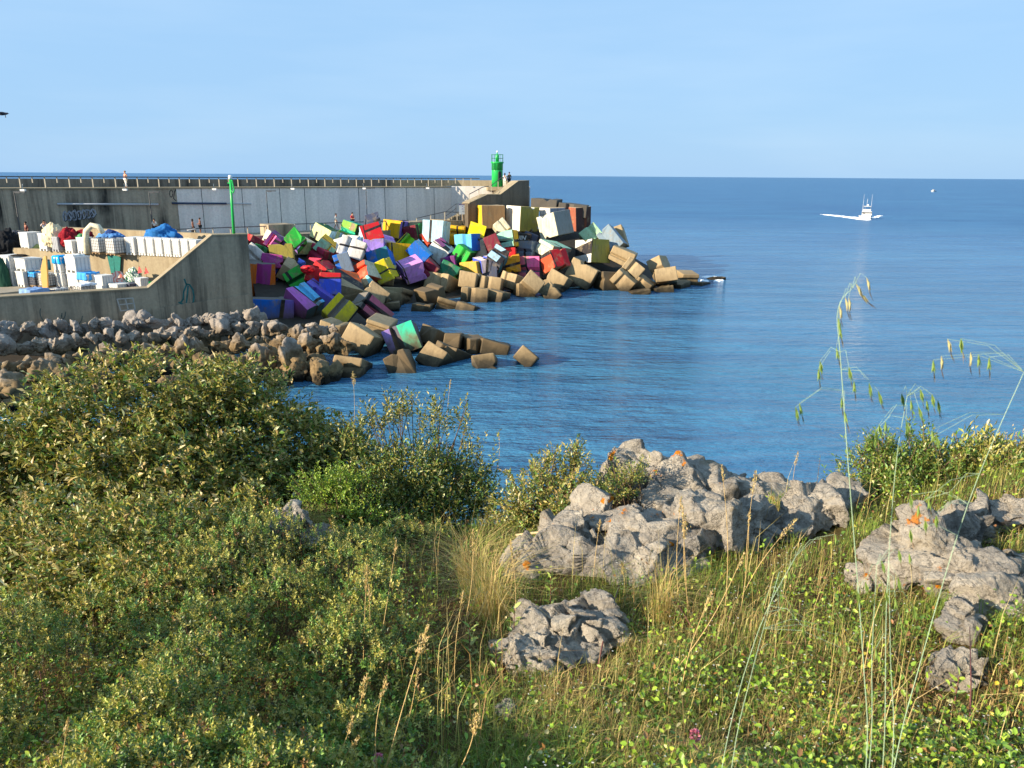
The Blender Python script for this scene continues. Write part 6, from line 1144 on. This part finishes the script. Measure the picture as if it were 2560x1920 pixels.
STK += [from5(*a_) + from5(*b_) for a_, b_ in (((1380, 1200), (1390, 400)), ((1440, 1250), (1400, 450)), ((1460, 1250), (1420, 520)), ((1690, 1230), (1670, 180)), ((1800, 1200), (1860, 500)), ((1830, 1000), (1905, 220)), ((1300, 1659), (1820, 790)), ((780, 1000), (830, 550)), ((990, 1100), (980, 850)), ((210, 1100), (210, 690)), ((1550, 700), (1540, 540)))]
STK += [(1850, 1500, 1990, 1300), (1700, 1750, 1780, 1480), (330, 1540, 300, 1380), (40, 1480, 65, 1230), (115, 1400, 130, 1220), (90, 1420, 92, 1260), (435, 1310, 452, 1245), (722, 1300, 728, 1235), (1123, 1180, 1127, 950), (880, 1130, 882, 930), (1240, 1190, 1246, 1080), (150, 1920, 170, 1800), (1980, 1230, 1995, 1130)]
order = sorted(range(len(STK)), key=lambda i: STK[i][2])
for rank, i in enumerate(order):
    x0, y0, x1, y1 = STK[i]; b_ = P(x0, 1930, 2.5) if y0 > 1900 else hit(x0, min(y0, 1912)) if y0 > 1240 else P(x0, y0, 7.9); D = b_[1] - (.02 if y0 > 1240 else 0); tp = P(x1, y1, D)
    r_ = tag(empty('dry_grass_stalk', b_), 'tall dry grass stalk, %s of these from the left by its tip' % ORD[rank], 'grass stalk', 'tall dry grass stalks'); stalk_parts(r_, b_, tp, i)
# bramble canes and a dead branch
def cane(pts, r_, label, mat, name='bramble_cane', dz=.0):
    q = [hit(x, y) + np.array([0, 0, h_]) for x, y, h_ in pts]; tag(MB().tube(q, r_, 5, r_ * .5).build(name, mat, None, True), label, 'branch' if name == 'dead_branch' else 'bramble')
M['cane'] = simple('red brown cane', c(112, 66, 58), .7, .2, 20)
od = [P(1290, 1338, 6.15), P(1370, 1328, 6.05), P(1450, 1350, 5.95), P(1520, 1395, 5.8), P(1580, 1425, 5.7)]
tag(MB().tube(od, .012, 6, .006).build('dead_branch', simple('bleached wood', c(188, 164, 124), .8, .2, 12), None, True), 'bleached bare branch arching over the left part of the long outcrop', 'branch')
cane([(1490, 1700, .02), (1510, 1620, .10), (1545, 1530, .2)], .006, 'dark red bramble cane leaning over the slanting grey rock', M['cane']); cane([(1640, 1500, .02), (1690, 1550, .12), (1740, 1620, .08)], .005, 'thin red bramble cane arching in the grass right of the slanting rock', M['cane']); cane([(2420, 1900, .02), (2410, 1800, .2), (2400, 1700, .3)], .004, 'upright reddish cane before the whitish mossy rock', M['cane']); cane([(0, 1707, .25), (60, 1712, .3), (110, 1740, .2), (130, 1840, .1)], .004, 'arched orange tipped bramble cane at the left edge', M['cane'])
# pink flowers
for x, y, lb_ in ((1738, 1838, 'round pink flower head on a pale stem, right of the middle'), (946, 1895, 'small bright pink flower by the stalks at the lower edge')):
    b_ = hit(x + 2, y + 70); D = b_[1]; tp = P(x, y, D); r_ = tag(empty('pink_flower', b_), lb_, 'flower'); MB().tube([(0, 0, 0), tuple(tp - b_)], .0032, 5).build('stem', simple('pale green stem', c(150, 168, 120), .6, .1), r_)
    n = 150; d = unit(rv.randn(n, 3)); V_, F_, T_ = leaves(np.array(tp - b_) + d * .016 * (1 if x > 1500 else .6), d, .014, .010, pick([((.62, .16, .28), 3), ((.75, .30, .42), 2)], n)); link('petals', npmesh('petals', V_, F_, M['leaf'], False, T_), r_)
# leafy herbs standing in the grass
def herb(x, y, y1, nl, L_, pal, label):
    b_ = hit(x, y); D = b_[1]; H_ = float((P(x, y1, D) - b_)[2]); u_ = np.linspace(.25, 1, nl); a_ = np.arange(nl) * 2.4; B = np.c_[0 * u_, 0 * u_, u_ * H_]; d = np.c_[np.cos(a_), np.sin(a_), .35 + .5 * u_]
    r_ = tag(empty('herb', b_), label, 'plant'); MB().tube([(0, 0, 0), (0, 0, H_)], .004, 5, .002).build('stem', M['cane'], r_); V_, F_, T_ = ovals(B, d, L_ * rv.uniform(.7, 1.1, nl), L_ * .34, pick(pal, nl)); link('leaf_spray', npmesh('leaf_spray', V_, F_, M['leaf'], False, T_), r_)
YG = [((.26, .36, .05), 2), ((.36, .42, .12), 2), ((.16, .26, .04), 2)]
for x, y, y1, nl, L_, lb_ in ((1285, 1620, 1520, 9, .075, 'broad leaved yellow green herb left of the slanting grey rock'), (1175, 1660, 1570, 10, .07, 'yellow green herb among the straw clumps'), (1105, 1680, 1590, 12, .06, 'spiky pale green herb in front of the dark scrub'), (1375, 1560, 1440, 16, .06, 'tall thistle like herb above the slanting grey rock'), (1240, 1700, 1610, 9, .06, 'small yellow green herb beside the low end of the slanting rock'), (345, 1600, 1520, 12, .075, 'dark broad leaved plant in the shade of the lower flowering shrub'), (550, 1760, 1640, 12, .035, 'red stemmed plant with round yellow green leaves in the dark scrub'), (2040, 1230, 1140, 26, .03, 'slim leafy spike standing against the water left of the right hand shrub'), (1900, 1330, 1270, 14, .06, 'small fern at the right foot of the long outcrop'), (1830, 1330, 1280, 12, .05, 'small fern below the lichen covered rock'), (2480, 1880, 1790, 14, .06, 'bright bramble sprout in the lower right corner'), (2380, 1790, 1690, 12, .05, 'bright leafed sprout before the whitish mossy rock')): herb(x, y, y1, nl, L_, YG if nl != 12 or L_ < .07 else [(GR, 2), ((.06, .14, .06), 2)], lb_)
# wild oats close to the lens
M['oat stem'] = simple('oat stem', c(160, 184, 150), .55, .12, 30); M['oat'] = tinted('oat husk', .5, .35, .3)
def z1(x, y): return 1950 + x / 3.19, 680 + y / 3.19
def z6(x, y): return 1860 + x / 2.766, 1050 + y / 2.766
OATS = [(1.55, [(2165, 1920), (2158, 1650), (2122, 1180), (2100, 880), (2093, 795), (2104, 750), (2130, 722)], [z1(*p_) for p_ in ((690, 45), (605, 95), (630, 172), (520, 200), (475, 270), (548, 205), (465, 365), (474, 430), (450, 600), (320, 710), (305, 770), (125, 1075), (155, 1045), (550, 760), (590, 870), (712, 885), (785, 950), (490, 1000), (512, 1105))], 'wild oat with the tallest blue green stem and drooping spikelets against the water'),
        (1.62, [(2207, 1920), (2216, 1520), (2238, 1180), (2268, 990)], [z1(*p_) for p_ in ((970, 970), (1042, 1020), (1105, 1075), (1120, 935), (1170, 1020), (1212, 975), (1260, 1025), (1005, 1190), (1008, 1250), (840, 1190), (790, 1215), (740, 1300), (765, 1260))], 'wild oat with the middle stem, spikelets over the right hand shrub'),
        (1.45, [(2235, 1920), (2300, 1660), (2420, 1260), (2560, 930)], [z1(*p_) for p_ in ((1335, 535), (1445, 530), (1222, 700), (1285, 670), (1520, 640), (1582, 655), (1668, 680), (1210, 1260), (1245, 1300))] + [z6(*p_) for p_ in ((1150, 520), (1205, 590), (1275, 540), (1330, 660), (1255, 690), (1150, 760), (1430, 490))], 'wild oat leaning far right with its stem crossing the pale slabs'),
        (1.5, [(2173, 1920), (2180, 1640), (2192, 1410)], [z6(*p_) for p_ in ((1070, 900), (1140, 920), (950, 970), (1065, 1085), (840, 1120), (780, 1180))], 'short wild oat close beside the tallest stem'),
        (1.5, [(2230, 1920), (2226, 1640), (2222, 1400)], [z6(*p_) for p_ in ((1045, 1225), (985, 1190), (1175, 1300), (910, 1580), (1090, 1400))], 'thin wild oat between the middle stem and the leaning stem'),
        (1.7, [(1810, 1890), (1895, 1580), (1990, 1390)], [z6(*p_) for p_ in ((540, 820), (630, 790), (420, 895), (345, 970), (310, 1040), (250, 1190), (340, 1330), (420, 1370))], 'wild oat with a slanting stem left of the tall ones'),
        (1.66, [(1832, 1900), (1880, 1680), (1948, 1430)], [z6(*p_) for p_ in ((240, 1310), (130, 1280), (410, 1430), (510, 1410), (630, 1480), (230, 1590), (660, 1570))], 'second slanting wild oat, thinner and more upright than its neighbour')]
SPK = []
for s_ in range(4):
    n = 5; B = np.zeros((n, 3)) + rv.randn(n, 3) * .0006; d = unit(np.array([[.10, 0, -1.0]] * n) + rv.randn(n, 3) * .07); green = s_ != 3
    a_ = leaves(B, d, .031 * rv.uniform(.8, 1.1, n), .0046, pick([((.30, .42, .10), 2), ((.22, .34, .07), 1)] if green else [((.50, .42, .22), 1)], n)); B2 = np.array([[.002, 0, -.022]] * 2); b_ = leaves(B2, np.array([[.25, .05, -1.0], [.12, -.1, -1.0]]), .030, .0010, pick([((.25, .16, .09), 1)], 2)); SPK.append(npmesh('spikelet', *join([a_, b_])[:2], M['oat'], False, join([a_, b_])[2]))
for D, st_, sps, lb_ in OATS:
    pts = [P(x, y, D) for x, y in st_]; gb = pts[0] + (pts[0] - pts[1]) * .25; g_ = np.array([gb[0], gb[1], tz(gb[0], gb[1])[0] - .02]); pts = [g_] + pts
    fine = []
    for i in range(len(pts) - 1):            # smooth the stem
        p0, p1, p2, p3 = pts[max(i - 1, 0)], pts[i], pts[i + 1], pts[min(i + 2, len(pts) - 1)]
        for u_ in np.linspace(0, 1, 6)[:-1]: fine.append(.5 * (2 * p1 + (p2 - p0) * u_ + (2 * p0 - 5 * p1 + 4 * p2 - p3) * u_ ** 2 + (3 * p1 - p0 - 3 * p2 + p3) * u_ ** 3))
    fine.append(pts[-1]); r_ = tag(empty('wild_oat', g_), lb_, 'oat plant', 'wild oats close by'); MB().tube([p_ - g_ for p_ in fine], .00125, 6, .0005).build('stem', M['oat stem'], r_, True)
    FN = np.array(fine)
    for j, (x, y) in enumerate(sps):
        t_ = P(x, y, D + rv.uniform(-.05, .05)); dd = np.abs(FN[:, 2] - (t_[2] + .03)); a_ = FN[int(np.argmin(dd))]; mid_ = (a_ + t_) / 2 + np.array([0, 0, .02])
        MB().tube([a_ - g_, mid_ - g_, t_ - g_], .0004, 4, .0003, False).build('pedicel', M['oat stem'], r_)
        o = link('spikelet', SPK[3 if (j < 6 and D == 1.55) or (D == 1.45 and j in (0, 3, 4)) else rv.randint(3)], r_); o.location = t_ - g_; o.rotation_euler = (rv.uniform(-.15, .15), rv.uniform(-.75 if (D == 1.55 and j < 3) else -.22, -.1), rv.uniform(-.3, .3))
